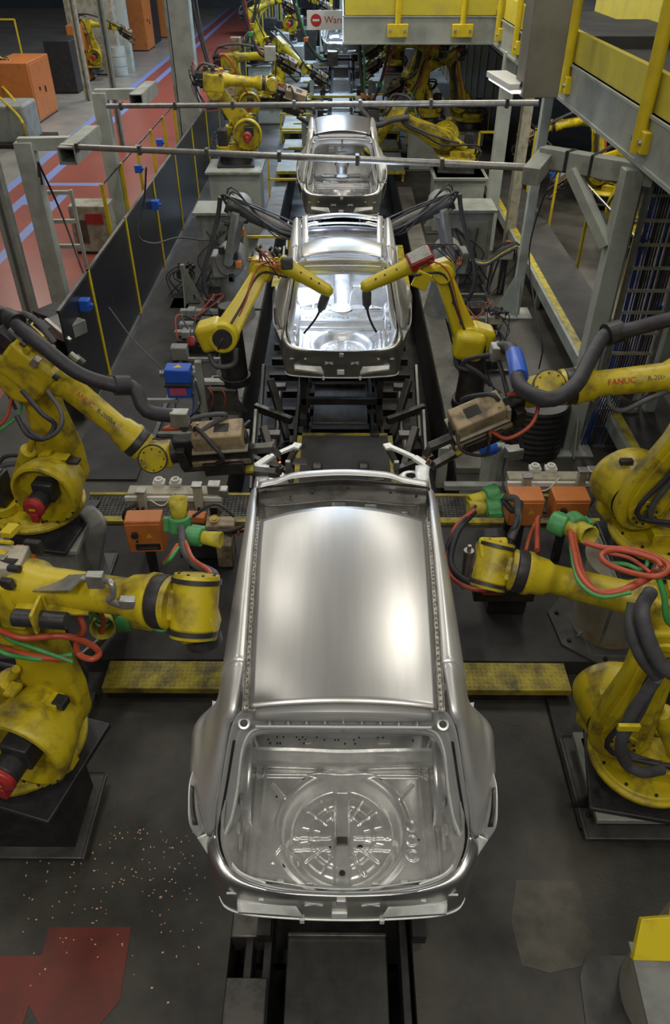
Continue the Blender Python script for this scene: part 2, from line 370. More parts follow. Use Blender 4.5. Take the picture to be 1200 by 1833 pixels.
# clamps/lift frames in the pit beside the second car
for sgn in (-1, 1):
    for k, yb in enumerate((8.6, 10.0, 15.5, 17.2)):
        lab = '%s %s dark lifting frame in the pit beside the %s car' % (['nearer', 'farther'][k % 2], ['left', 'right'][sgn > 0], ['second', 'third'][k//2])
        t = thing('lift_frame', lab, 'machine frame', (sgn*1.05, yb, -.9))
        build('base', MB().bb(sgn*1.05-.26, sgn*1.05+.26, yb-.15, yb+.35, -1.0, -.55), 'dark', t, bevel=.02)
        build('link_arm', MB().beam((sgn*.82, yb, -.5), (sgn*1.1, yb+.6, .25), .10, .14), 'dsteel', t, bevel=.01)
        build('link_arm', MB().beam((sgn*1.28, yb+.1, -.5), (sgn*1.22, yb+.9, .35), .05, .12), 'galv', t, bevel=.01)
        build('cross_arm', MB().beam((sgn*.75, yb+.1, -.2), (sgn*1.35, yb+.35, -.1), .09, .12), 'dsteel', t, bevel=.01)
        build('cylinder', MB().cyl((sgn*1.0, yb+.15, -.5), (sgn*.95, yb+.5, .1), .05), 'galv', t)
        build('pad', MB().box((sgn*.95, yb+.55, .15), (.2, .14, .08)), 'dsteel', t, bevel=.01)
# centre line hardware (rollers and blocks)
rr = random.Random(11)
for k in range(14):
    y = 7.6 + k*.36; 
    for sx in (-1, 1):
        build('roller_block', MB().box((sx*rr.uniform(.5, .62), y, -.15+rr.uniform(-.1, .1)), (rr.uniform(.12, .3), rr.uniform(.1, .2), .18)), rr.choice(['dark', 'dsteel', 'dark']), cv, bevel=.01)
for k in range(20):
    y = 20.5 + k*.85
    for sx in (-1, 1): build('roller_block', MB().box((sx*.62, y, .0), (.22, .3, .3)), 'dsteel', cv, bevel=.01)
build('centre_plate', MB().bb(-.35, .35, 21, 44, .0, .08), 'dsteel', cv)
# ------------------------------------------------------------------ car body in bare metal
NEARCAR = []
def mir(pts, s): return [V((CARX + s*(p[0]-CARX), p[1], p[2])) for p in pts]
def L3(px, py, z): return PZ(px, py, z)
def seam(p, q, n, r=.004): return None
def car(label, pano=False, far=False, offs=0):
    X = CARX
    root = thing('car_body', label, 'car body', (X, 3.9, .95))
    B = lambda n, mb, mt, **k: (build_each if n in ('sill_bracket', 'header_rib', 'roof_side_rail', 'floor_hole', 'cowl_hole', 'floor_crossmember', 'side_bracket', 'sunroof_frame', 'seat_back_panel', 'tab', 'tow_tab') else build)(n, mb, mt, k.pop('parent', root), **k)
    # roof skin: rows across, front to rear
    def rooft(y):   # half width and height at the ditch, crown
        t = (y-2.60)/(4.42-2.60); hw = .535+.090*t; z = 2.43+.10*math.sin(math.pi*min(1, .25+.62*t)); return hw, z
    def roof_rows(y0, y1, k=9, bow0=0, bow1=.10):
        rows = []
        for i in range(k):
            t = i/(k-1); row = []
            for j in range(13):
                u = -1+2*j/12; y = y0+(y1-y0)*t + bow1*(1-u*u)*t + bow0*(1-u*u)*(1-t)
                hw, z = rooft(y0+(y1-y0)*t); row.append((X+u*hw, y, z + .058*(1-u*u)**.9 - (.03*t**6) - .012*(1-t)**6))
            rows.append(row)
        return rows
    if not pano:
        r = B('roof_panel', MB().loft(roof_rows(2.62, 4.36, 11), 33, 41), 'steel_r', solid=.006, ang=60)
        B('roof_hole', MB().cyl((X, 2.84, 2.515), (X, 2.84, 2.545), .008, n=10), 'black', parent=r)
    else:
        B('roof_panel', MB().loft(roof_rows(2.62, 3.12, 4), 33, 9), 'steel_r', solid=.006, ang=60)
        B('roof_front_rail', MB().loft(roof_rows(4.20, 4.36, 3), 33, 5), 'steel_r', solid=.006, ang=60)
        m = MB()
        for s in (-1, 1): m.loft([mir([(X+.60, 4.3, 2.50), (X+.57, 3.6, 2.515), (X+.545, 3.0, 2.49)], s), mir([(X+.52, 4.3, 2.52), (X+.49, 3.6, 2.54), (X+.465, 3.0, 2.51)], s)], 12, 3)
        B('roof_side_rail', m, 'steel', solid=.012)
        B('sunroof_frame', MB().tube([(X-.52, 4.2, 2.49), (X, 4.27, 2.52), (X+.52, 4.2, 2.49)], .02).tube([(X-.5, 3.12, 2.48), (X, 3.12, 2.53), (X+.5, 3.12, 2.48)], .018), 'galv')
    # ditch channels + weld spots
    for s in (-1, 1):
        rows = []
        for off, dz in ((.0, 0), (.006, -.018), (.030, -.018), (.036, 0.004)):
            rows.append(mir([(X+rooft(y)[0]+off, y, rooft(y)[1]+dz-(.03*((y-2.6)/1.8)**6 if y > 3.5 else 0)) for y in (2.60, 2.9, 3.3, 3.7, 4.1, 4.38)], s))
        dch = B('roof_ditch', MB().loft(rows, 30), 'ditch', solid=.003)
        if not far:
            m = MB(); r_ = random.Random(2+s)
            for k in range(44):
                y = 2.64+k*.0405; hw, z = rooft(y); p = mir([(X+hw+.018+r_.uniform(-.003, .003), y, z-.016)], s)[0]
                m.cyl(p, p+V((0, 0, .004)), .005+.002*r_.random(), n=7)
            B('weld_spots', m, 'dsteel' , parent=dch)['kind'] = 'stuff'
    # body side: cant rail / A pillar (rows run rear -> front, from ditch outwards and down)
    for s in (-1, 1):
        yl = [2.93, 3.15, 3.5, 3.9, 4.36, 4.75, 5.15, 5.55]
        def dh(y):
            if y <= 4.4: hw, z = rooft(y); return hw+.036, z-(.03*((y-2.6)/1.8)**6 if y > 3.5 else 0)+.004
            t = (y-4.4)/1.15; return .66+.13*t, 2.47-.62*t**1.12
        R = []
        wid = [.134, .124, .110, .095, .082, .075, .07, .07]
        bl = [0]*8
        for a, dz, a2, dz2 in ((0, 0, 0, 0), (.35, .012, .35, .012), (.72, -.018, .72, -.018), (1.0, -.075, 1.0, -.075), (1.12, -.15, 1.22, -.17), (.95, -.19, 1.42, -.29), (.6, -.18, 1.55, -.42)):
            R.append(mir([(X+dh(y)[0]+(a*(1-q_)+a2*q_)*wd, y+.05*q_*(-dz2), dh(y)[1]+dz*(1-q_)+dz2*q_) for y, wd, q_ in zip(yl, wid, bl)], s))
        side = B('body_side', MB().loft(R, 60, 26), 'steel', solid=.01, ang=55)
        # rear quarter panel: rows from hatch lip outwards
        Q = [
            [L3(424, 1274, 2.41), L3(412, 1300, 2.31), L3(397, 1389, 2.02), L3(389, 1443, 1.80), L3(386, 1485, 1.62)],
            [L3(410, 1266, 2.42), L3(399, 1300, 2.31), L3(385, 1389, 2.02), L3(379, 1443, 1.82), L3(381, 1490, 1.62)],
            [L3(399, 1251, 2.36), L3(388, 1298, 2.22), L3(370, 1385, 1.97), L3(364, 1440, 1.80), L3(372, 1496, 1.60)],
            [L3(393, 1251, 2.22), L3(368, 1290, 2.09), L3(355, 1370, 1.93), L3(351, 1410, 1.82), L3(357, 1440, 1.72)],
            [L3(388, 1262, 2.00), L3(353, 1298, 2.00), L3(346, 1350, 1.92), L3(343, 1385, 1.85), L3(346, 1398, 1.78)],
            [L3(386, 1262, 1.84), L3(350, 1300, 1.84), L3(345, 1345, 1.82), L3(343, 1375, 1.80), L3(344, 1385, 1.77)],
        ]
        for row, (a, dz) in zip(Q, ((0, 0), (.35, .012), (.72, -.018), (1.0, -.075), (1.10, -.14), (1.12, -.155))):
            for yy, wd in ((2.94, .1335),):
                row.insert(0, V((CARX-(dh(yy)[0]+a*wd), yy, dh(yy)[1]+dz)))
        q0 = Q[5]
        Q.append([V((p.x-.005, p.y+.02, p.z-.3)) for p in q0]); Q.append([V((p.x+.06, p.y+.05, p.z-.62)) for p in q0])
        Q = [[V((CARX + s*abs(p.x-CARX), p.y, p.z)) for p in row] for row in Q]
        B('quarter_panel', MB().loft(Q, 30, 48), 'steel', solid=.008, ang=55)
        # belt-line flange beside the rear door opening
        f = [L3(380, 1255, 2.08), L3(390, 1257, 2.08), L3(393, 1300, 2.06), L3(384, 1304, 2.06)]
        f = [V((CARX+s*abs(p.x-CARX), p.y, p.z)) for p in f]
        B('belt_flange', MB().loft([[f[0], f[3]], [f[1], f[2]]], 6, 3), 'apron', solid=.012)
        # tail lamp recess
        T0 = [L3(348, 1372, 1.90), L3(339, 1400, 1.84), L3(337, 1440, 1.76), L3(339, 1475, 1.68), L3(352, 1499, 1.58)]
        T1 = [L3(355, 1380, 1.86), L3(353, 1412, 1.78), L3(357, 1450, 1.68), L3(365, 1476, 1.62), L3(372, 1496, 1.57)]
        T0, T1 = [[V((CARX+s*abs(p.x-CARX), p.y, p.z)) for p in q] for q in (T0, T1)]
        Tm = [a.lerp(b, .5)+V((-s*.045, .05, -.02)) for a, b in zip(T0, T1)]
        Ta = [a.lerp(b, .12) for a, b in zip(T0, T1)]; Tb = [a.lerp(b, .9) for a, b in zip(T0, T1)]
        tl = B('tail_lamp_recess', MB().loft([T0, Ta, Tm, Tb, T1], 20, 14), 'steel', solid=.006, ang=60)
        rp = L3(358, 1437, 1.70); rp.x = CARX+s*abs(rp.x-CARX)
        B('recess_dark_sheet', MB().loft([[p+V((0, -.012, .012)) for p in [a.lerp(b, .30) for a, b in zip(T0, T1)]][1:4], [p+V((0, -.012, .012)) for p in [a.lerp(b, .62) for a, b in zip(T0, T1)]][1:4]], 8, 3), 'dsteel', parent=tl, solid=.006)  # dark sheet set in the tail lamp recess to darken it
        B('bracket', MB().box(rp, (.05, .03, .05)).box(rp+V((s*.03, .02, -.14)), (.05, .04, .02)), 'steel_d', parent=tl, bevel=.006)
        # lower corner flap
        a = [L3(x, y, z) for x, y, z in ((353, 1499, 1.58), (365, 1518, 1.50), (374, 1532, 1.44))]; b = [L3(x, y, z) for x, y, z in ((384, 1486, 1.60), (385, 1508, 1.50), (384, 1532, 1.44))]
        a, b = [[V((CARX+s*abs(p.x-CARX), p.y, p.z)) for p in q] for q in (a, b)]
        B('corner_flap', MB().loft([a, b], 12, 4), 'apron', solid=.008)
        # hatch drain channel (inner frame)
        C0 = [L3(610, 1266, 2.47), L3(520, 1267, 2.46), L3(450, 1270, 2.44), L3(426, 1277, 2.40), L3(412, 1310, 2.29), L3(398, 1389, 2.02), L3(389, 1443, 1.80), L3(386, 1485, 1.62), L3(395, 1530, 1.50), L3(420, 1566, 1.44), L3(470, 1588, 1.42), L3(540, 1598, 1.42), L3(610, 1601, 1.42)]
        C3 = [L3(610, 1301, 2.33), L3(520, 1300, 2.33), L3(470, 1302, 2.30), L3(448, 1312, 2.25), L3(434, 1345, 2.13), L3(426, 1410, 1.88), L3(416, 1460, 1.70), L3(402, 1500, 1.56), L3(408, 1530, 1.46), L3(430, 1560, 1.42), L3(476, 1580, 1.40), L3(542, 1590, 1.40), L3(610, 1593, 1.40)]
        def lp(t, dz): return [a.lerp(b, t)+V((0, 0, dz)) for a, b in zip(C0, C3)]
        C = [lp(0, 0), lp(.12, -.004), lp(.22, -.035), lp(.45, -.042), lp(.55, -.012), lp(.9, -.012), lp(1, -.02), lp(1.02, -.06)]
        for row in C: row[0].x = CARX; row[-1].x = CARX
        C = [[V((CARX+s*abs(p.x-CARX), p.y, p.z)) for p in row] for row in C]
        hf = B('hatch_frame', MB().loft(C, 90), 'steel', solid=.005, ang=50)
        sl = [V((CARX+s*abs(p.x-CARX), p.y, p.z+.006)) for p in lp(.30, -.03)[4:9]]
        B('seal_strip', MB().tube(sl, .009, 6), 'dark', parent=hf); sl = [V((CARX+s*abs(p.x-CARX), p.y, p.z)) for p in lp(.97, -.004)[2:11]]
        B('inner_bead', MB().tube(sl, .007, 6), 'apron', parent=hf)
        hp = L3(437, 1293, 2.345); hp.x = CARX+s*abs(hp.x-CARX)
        B('hinge_hole', MB().lathe(hp+V((0, 0, -.005)), (0, -.5, 1), [(0, .017), (.012, .017)], 14), 'black', parent=hf)
        B('hinge_ring', MB().lathe(hp+V((0, 0, -.012)), (0, -.5, 1), [(0, .04), (.012, .034), (.014, .022), (.002, .02)], 18, False), 'steel', parent=hf)
        # rubber/sealer pieces seen in channel
        c = [L3(400, 1400, 1.965), L3(397, 1420, 1.90), L3(394, 1450, 1.79), L3(396, 1470, 1.70)]
        # B pillar, sill, C pillar inner
        B('centre_pillar', MB().loft([mir([(X+.70, 3.62, 2.28), (X+.80, 3.62, 1.9), (X+.85, 3.62, 1.45), (X+.84, 3.62, 1.2)], s), mir([(X+.70, 3.74, 2.28), (X+.82, 3.78, 1.9), (X+.87, 3.80, 1.45), (X+.86, 3.84, 1.2)], s), mir([(X+.64, 3.86, 2.28), (X+.76, 3.9, 1.9), (X+.80, 3.96, 1.45), (X+.78, 4.0, 1.2)], s)], 16, 8), 'steel', solid=.03)
        B('sill', MB().loft([mir([(X+a, y, z) for y in (3.0, 3.8, 4.6, 5.5)], s) for a, z in ((.72, 1.28), (.80, 1.30), (.87, 1.25), (.87, 1.12), (.78, 1.10))], 14, 12), 'steel', solid=.012)
        B('a_pillar', MB().loft([mir([(X+.79, 5.5, 1.88), (X+.84, 5.5, 1.5), (X+.84, 5.45, 1.2)], s), mir([(X+.80, 5.75, 1.84), (X+.86, 5.75, 1.5), (X+.85, 5.7, 1.15)], s)], 10, 4), 'steel', solid=.03)
        # wheel house + trunk side
        W_ = []
        for k in range(7):
            q = math.pi*k/6; W_.append(mir([(X+.60, 2.98+.40*math.cos(q), 1.22+.42*math.sin(q)), (X+.68, 2.98+.41*math.cos(q), 1.22+.40*math.sin(q)), (X+.84, 2.98+.41*math.cos(q), 1.22+.36*math.sin(q))], s))
        B('wheel_house', MB().loft(W_, 8, 26), 'steel_d', solid=.008)
        TS = [[(X+.615, 2.16, 1.25), (X+.64, 2.5, 1.25), (X+.645, 3.0, 1.25), (X+.63, 3.4, 1.28)],
              [(X+.655, 2.18, 1.34), (X+.67, 2.5, 1.42), (X+.67, 3.0, 1.50), (X+.66, 3.4, 1.5)],
              [(X+.69, 2.22, 1.46), (X+.72, 2.5, 1.60), (X+.735, 3.0, 1.78), (X+.76, 3.4, 1.86)],
              [(X+.735, 2.30, 1.60), (X+.75, 2.55, 1.80), (X+.76, 3.0, 1.98), (X+.78, 3.4, 2.02)],
              [(X+.71, 2.42, 1.80), (X+.70, 2.62, 2.02), (X+.70, 3.0, 2.15), (X+.68, 3.4, 2.2)]]
        B('inner_side', MB().loft([mir(r_, s) for r_ in TS], 20, 16), 'steel_d', solid=.006)
        m = MB()
        for k in range(5): 
            p = mir([(X+.655, 2.45+.2*k, 1.50)], s)[0]; m.box(p, (.02, .05, .06))
        m.tube(mir([(X+.64, 2.35, 1.42), (X+.66, 2.6, 1.40), (X+.66, 2.9, 1.44)], s), .012)
        B('side_bracket', m, 'steel_d')
    B('header_panel', MB().loft([[(X+u*.50, 2.68, 2.47+.045*(1-u*u)) for u in (-1, -.5, 0, .5, 1)], [(X+u*.50, 2.61, 2.46+.02*(1-u*u)) for u in (-1, -.5, 0, .5, 1)], [(X+u*.50, 2.585, 2.43) for u in (-1, -.5, 0, .5, 1)]], 20), 'steel', solid=.006)
    B('header_flange', MB().tube([(X-.50, 2.575, 2.385), (X-.3, 2.565, 2.40), (X, 2.56, 2.405), (X+.3, 2.565, 2.40), (X+.50, 2.575, 2.385)], .012), 'steel')
    # header inner ribs
    m = MB()
    for k in range(-4, 5): m.box((X+k*.105, 2.60, 2.418-.004*abs(k)), (.010, .05, .022))
    B('header_rib', m, 'steel', bevel=.004)
    # trunk floor with spare-wheel well
    well = V((X, 2.575, 0)); R0 = .408
    def fz(x, y):
        d = math.hypot(x-X, (y-well.y)); u_ = abs(x-X)
        bp = lambda e, w: max(0.0, 1-(e/w)**2)**2
        z = 1.27
        t = min(1, max(0, (R0-d)/.085)); z -= .105*t*t*(3-2*t)
        z += .014*bp(d-(R0+.02), .035)
        an = math.degrees(math.atan2(y-well.y, x-X))
        if d < R0-.07:
            fl = 1-bp(u_, .075)
            z += (.008*min(1, 2*bp(d-.255, .042))+.007*min(1, 2*bp(d-.175, .035)))*fl*(1-.8*bp((an % 26)-13, 3.5))
            z -= .018*min(1, 2.2*bp(u_, .066))
            for yy in (well.y-.01, well.y-.09):
                if .07 < u_ < .34: z += .015*bp(y-yy, .016)*min(1, (u_-.07)/.02)*min(1, (.34-u_)/.03)
            for q in (38, 62, 118, 142, -35, -60, -145):
                if .13 < d < .30: z += .012*bp(an-q, 3.2)
        for gx in (.545, .60): z += .020*bp(u_-gx, .018)
        z += .02*bp(y-2.965, .02)
        for sx in (-1, 1):
            u, v_ = (x-X)*sx, y-2.84
            e = abs((u-.44)*.75 - v_*.66); g = abs((u-.44)*.66+v_*.75)
            z += .014*bp(e, .016)*(1 if g < .08 else 0)
        for yy in (2.60, 2.50, 2.40):
            dd = math.hypot((x-X-.455), (y-yy)); z += .012*bp(dd-.034, .012)
        dd = math.hypot(x-X+.36, y-2.36)
        if y > 2.34: z += .014*bp(dd-.085, .014)
        return z
    nx, ny = ((250, 180) if not pano else (120, 90)) if not far else (30, 30)
    vs = []; fs = []
    for j in range(ny+1):
        for i in range(nx+1):
            x = X-.65+1.30*i/nx; y = 2.17+.86*j/ny; vs.append((x, y, fz(x, y)))
    for j in range(ny):
        for i in range(nx): a = j*(nx+1)+i; fs.append((a, a+1, a+nx+2, a+nx+1))
    m = MB(); m._add(vs, fs); tf = B('trunk_floor', m, 'steel_d', ang=180)
    m = MB()
    for hx, hy in ((-.26, 2.925), (.26, 2.925)): m.cyl((X+hx, hy, 1.272), (X+hx, hy, 1.277), .02)
    for hx, hy in ((.12, 2.50), (0, 2.33), (-.36, 2.33)): m.cyl((X+hx, hy, 1.165 if hx > -.3 else 1.27), (X+hx, hy, 1.172 if hx > -.3 else 1.278), .02)
    for hx, hy in ((-.08, 2.50), (-.45, 2.80), (.40, 2.80), (.50, 2.5)): m.cyl((X+hx, hy, 1.17 if abs(hx) < .2 else 1.27), (X+hx, hy, 1.176 if abs(hx) < .2 else 1.277), .007, n=8)
    B('floor_hole', m, 'black', parent=tf)
    B('well_bracket', MB().box((X, 2.55, 1.158), (.07, .06, .012)), 'dsteel', parent=tf, bevel=.005)
    # tail sill (rear panel inner/outer)
    B('rear_sill', MB().loft([[(X-.62, 2.22, 1.28), (X, 2.19, 1.28), (X+.62, 2.22, 1.28)], [(X-.62, 2.20, 1.33), (X, 2.17, 1.33), (X+.62, 2.20, 1.33)], [(X-.63, 2.20, 1.39), (X, 2.12, 1.40), (X+.63, 2.20, 1.39)]], 30, 8), 'steel_d', solid=.006)
    m = MB(); 
    for k, xx in enumerate((-.52, -.38, -.20, .20, .38, .52)): m.box((X+xx, 2.165+.05*abs(xx), 1.355), (.045, .02, .035))
    B('sill_bracket', m, 'steel', bevel=.004)
    P0 = [L3(368, 1506, 1.52), L3(383, 1545, 1.46), L3(405, 1575, 1.42), L3(460, 1594, 1.41), L3(540, 1602, 1.41), L3(611, 1605, 1.41)]
    P1 = [L3(370, 1528, 1.40), L3(385, 1562, 1.34), L3(408, 1588, 1.31), L3(460, 1604, 1.32), L3(540, 1610, 1.33), L3(611, 1612, 1.33)]
    P2 = [L3(378, 1556, 1.24), L3(391, 1586, 1.18), L3(412, 1602, 1.17), L3(460, 1612, 1.20), L3(540, 1617, 1.20), L3(611, 1620, 1.20)]
    P3 = [L3(392, 1597, 1.08), L3(400, 1612, 1.05), L3(418, 1622, 1.05), L3(460, 1630, 1.06), L3(540, 1636, 1.05), L3(611, 1638, 1.05)]
    P4 = [L3(394, 1602, 1.02), L3(402, 1619, 1.00), L3(422, 1630, 1.00), L3(460, 1637, 1.00), L3(540, 1643, .99), L3(611, 1645, .99)]
    P00 = [L3(385, 1492, 1.60), L3(396, 1530, 1.495), L3(420, 1565, 1.445), L3(468, 1587, 1.425), L3(540, 1597, 1.42), L3(611, 1600, 1.42)]
    rows = []
    for r_ in (P00, P0, P1, P2, P3, P4): rows.append([V((CARX-abs(p.x-CARX), p.y, p.z)) for p in r_[:-1]] + [V((CARX, r_[-1].y, r_[-1].z))] + [V((CARX+abs(p.x-CARX), p.y, p.z)) for p in reversed(r_[:-1])])
    rp_ = B('rear_panel', MB().loft(rows, 60, 30), 'steel_b', solid=.008, ang=50)
    m = MB(); a = rows[5]; m.tube([V((p.x, p.y-.006, p.z)) for p in a], .008, m=50); B('lower_flange', m, 'apron', parent=rp_)
    # bright bumper steps
    for s in (-1, 1):
        a = [L3(425, 1613, 1.17), L3(530, 1618, 1.16)]; b = [L3(426, 1628, 1.14), L3(542, 1636, 1.08)]
        a, b = [[V((CARX+s*abs(p.x-CARX), p.y-.012, p.z)) for p in q] for q in (a, b)]
        c = [V((p.x, p.y+.01, p.z-.045)) for p in b]
        B('bumper_step', MB().loft([[V((p.x, p.y+.03, p.z)) for p in a], a, b, c], 12), 'apron', parent=rp_, solid=.006)
        # stamped X
        cx = L3(562, 1612, 1.22); cx = V((CARX+s*abs(cx.x-CARX), cx.y-.012, cx.z)); m = MB()
        for q in (-1, 1): m.beam(cx+V((-.055, -.01, .02*q)), cx+V((.055, -.01, -.02*q)), .008, .01)
        B('stamped_cross', m, 'apron', parent=rp_)
        m = MB(); t_ = L3(541, 1643, 1.0); t_.x = CARX+s*abs(t_.x-CARX); m.box(t_+V((0, -.01, -.015)), (.03, .02, .05)); t2 = L3(513, 1605, 1.33); t2.x = CARX+s*abs(t2.x-CARX); m.box(t2, (.05, .02, .035)); B('tow_tab', m, 'apron', parent=rp_, bevel=.003)
        m = MB(); t3 = L3(468, 1608, 1.28); t3.x = CARX+s*abs(t3.x-CARX); m.box(t3+V((0, -.01, 0)), (.03, .012, .012)); t3 = L3(415, 1596, 1.26); t3.x = CARX+s*abs(t3.x-CARX); m.box(t3+V((0, -.01, 0)), (.06, .012, .008)); B('tab', m, 'apron', parent=rp_)
    cx = L3(608, 1634, 1.08); B('centre_tab', MB().box(cx+V((0, -.012, 0)), (.10, .02, .07)), 'apron', parent=rp_, bevel=.006)
    cx = L3(611, 1609, 1.38); B('latch_plate', MB().box(cx+V((0, -.01, -.02)), (.06, .02, .05)), 'steel_d', parent=rp_, bevel=.004)
    # seat cross members and shelf (seen through the hatch)
    def rw(y, z, dy=-.02): return [(X-.66, y, z), (X-.3, y+dy*.4, z), (X, y+dy, z), (X+.3, y+dy*.4, z), (X+.66, y, z)]
    sx_ = B('seat_cross_member', MB().loft([rw(3.02, 1.26), rw(3.025, 1.30), rw(3.03, 1.315), rw(3.055, 1.32), rw(3.06, 1.33), rw(3.085, 1.40), rw(3.10, 1.412), rw(3.19, 1.425), rw(3.20, 1.44), rw(3.22, 1.47), rw(3.34, 1.475)], 24), 'steel_d', solid=.006, ang=20)
    m = MB()
    for a_, b_ in ((-.42, -.12), (.10, .44)): m.beam((X+a_, 3.068, 1.365), (X+b_, 3.066, 1.365), .012, .03).beam((X+a_+.15, 3.14, 1.425), (X+b_-.1, 3.14, 1.425), .03, .008)
    build_each('stiffening_bead', m, 'steel', sx_)
    m = MB(); r_ = random.Random(8)
    for k in range(22): xx = r_.uniform(-.56, .56); yy = r_.choice([3.12, 3.15, 3.17]); m.cyl((X+xx, yy, 1.42), (X+xx, yy, 1.432), .006, n=8)
    for k in range(8): xx = r_.uniform(-.5, .5); m.cyl((X+xx, 3.27+.04*r_.random(), 1.47), (X+xx, 3.27, 1.482), .007, n=8)
    build_each('bolt_hole', m, 'black', sx_)
    B('belt_recess', MB().lathe((X-.01, 3.34, 1.46), (0, 0, 1), [(.022, .16), (.03, .165), (.03, .15), (.02, .145), (.005, .03)], 30), 'steel', parent=sx_)
    for sg in (-1, 1):
        m = MB(); m.tube([(X+sg*.40, 3.24, 1.485), (X+sg*.56, 3.24, 1.485), (X+sg*.56, 3.32, 1.485), (X+sg*.42, 3.32, 1.485)], .008, smooth=False); m.tube([(X+sg*.60, 3.10, 1.42), (X+sg*.62, 3.14, 1.5), (X+sg*.6, 3.3, 1.5)], .012)
        build_each('anchor_bead', m, 'steel', sx_)
    m = MB()
    for s in (-1, 1):
        m.prism([(.10, 0), (.13, .10), (.36, .12), (.60, .06), (.66, .16), (.66, .34), (.16, .34), (.12, .22)] if s > 0 else [(-.12, .22), (-.16, .34), (-.66, .34), (-.66, .16), (-.60, .06), (-.36, .12), (-.13, .10), (-.10, 0)], (X, 3.40, 1.40), (1, 0, 0), (0, .35, .94), .012)
    B('seat_back_panel', m, 'steel_d', bevel=.004)
    B('centre_tunnel', MB().loft([[(X-.14, y, 1.2), (X-.12, y, 1.38), (X, y, 1.42), (X+.12, y, 1.38), (X+.14, y, 1.2)] for y in (3.3, 4.2, 5.4)], 16, 8), 'steel_d', solid=.006)
    B('floor_pan', MB().loft([[(X-.80, y, 1.2), (X-.4, y, 1.17), (X, y, 1.19), (X+.4, y, 1.17), (X+.80, y, 1.2)] for y in (3.3, 3.6, 4.5, 5.6)], 16, 14), 'steel_d', solid=.006)
    B('firewall', MB().loft([[(X-.80, 5.5, 1.18), (X, 5.55, 1.18), (X+.80, 5.5, 1.18)], [(X-.80, 5.55, 1.6), (X, 5.62, 1.6), (X+.80, 5.55, 1.6)], [(X-.80, 5.45, 1.86), (X, 5.6, 1.90), (X+.80, 5.45, 1.86)]], 16, 8), 'steel_d', solid=.01)
    m = MB(); rr = random.Random(4)
    for k in range(24): m.box((X+rr.uniform(-.65, .65), 5.46-rr.random()*.1, 1.25+rr.random()*.55), (rr.uniform(.03, .14), .03, rr.uniform(.03, .1)))
    B('firewall_bracket', m, 'steel_d', bevel=.004)
    m = MB()
    for s in (-1, 1):
        for y in (3.75, 4.25, 4.8): m.box((X+s*.42, y, 1.22), (.5, .07, .06))
        m.box((X+s*.45, 4.3, 1.21), (.05, 1.6, .04)); m.box((X+s*.62, 4.3, 1.21), (.04, 1.9, .03))
    B('floor_crossmember', m, 'steel', bevel=.008)
    # windscreen cowl
    cw = [[L3(x, y, z) for x, y, z in ((457, 906, 1.86), (500, 906, 1.86), (611, 897, 1.86), (722, 906, 1.86), (772, 906, 1.86))],
          [L3(x, y, z) for x, y, z in ((457, 880, 1.90), (500, 876, 1.90), (611, 868, 1.90), (722, 876, 1.90), (772, 880, 1.90))],
          [L3(x, y, z) for x, y, z in ((462, 872, 1.95), (500, 868, 1.96), (611, 858, 1.98), (722, 866, 1.96), (768, 872, 1.95))]]
    B('cowl_panel', MB().loft(cw, 30, 8), 'dsteel', solid=.006)
    ed = [L3(x, y, z) for x, y, z in ((462, 874, 1.96), (500, 865, 1.98), (530, 856, 1.99), (611, 851, 2.0), (690, 855, 1.99), (722, 864, 1.98), (769, 872, 1.96))]
    B('cowl_edge', MB().loft([ed, [p+V((0, .05, .01)) for p in ed], [p+V((0, .12, -.02)) for p in ed]], 40, 6), 'steel', solid=.006)
    m = MB()
    for px_, py_ in ((476, 880), (520, 889), (560, 880), (624, 873), (700, 880), (746, 886)): p = L3(px_, py_, 1.895); m.lathe(p, (0, -.6, 1), [(0, .012), (.012, .012)], 10)
    B('cowl_hole', m, 'black')
    # front aprons and strut towers
    for s in (-1, 1):
        q = lambda x, y, z: V((CARX+s*abs(PZ(x, y, z).x-CARX), PZ(x, y, z).y, z))
        m = MB()
        m.beam(q(457, 836, 1.72), q(484, 818, 1.74), .07, .04); m.beam(q(484, 818, 1.74), q(532, 797, 1.74), .05, .035); m.beam(q(524, 797, 1.74), q(538, 800, 1.74), .09, .03)
        ap = B('apron_beam', m, 'apron', bevel=.006)
        m = MB(); m.beam(q(530, 802, 1.70), q(518, 826, 1.45), .05, .06); m.beam(q(518, 826, 1.45), q(515, 846, 1.3), .08, .05)
        m.box(q(516, 832, 1.5), (.06, .05, .10)); B('front_strut', m, 'galv', bevel=.008)
        m = MB(); m.loft([[q(456, 830, 1.74), q(458, 850, 1.76), q(455, 876, 1.86)], [q(482, 834, 1.72), q(482, 852, 1.76), q(472, 872, 1.90)]], 10, 4); B('fender_ledge', m, 'apron', solid=.02)
        m = MB(); m.lathe(q(490, 852, 1.68), (0, 0, 1), [(-.25, .17), (-.03, .13), (0, .10), (.01, .05)], 18, False); B('strut_tower', m, 'steel', solid=.008)
    return root
car1 = car('bare-metal car body nearest the camera with a solid closed roof')
car2 = car('bare-metal car body with an open sunroof, lit up inside, second in the line', pano=True)
for o in (car2,): o.location.y += 7.17
car3 = copy_tree(car1, (0, 14.34, 0), 'bare-metal car body third in the line, behind the brightly lit one')
car4 = copy_tree(car1, (0, 38.3, 0), 'tiny silver car body at the far blue-lit end of the line')
car5 = copy_tree(car1, (-16.5, 29.5, .2), 'silver car body on the neighbouring line beyond the orange cabinets')
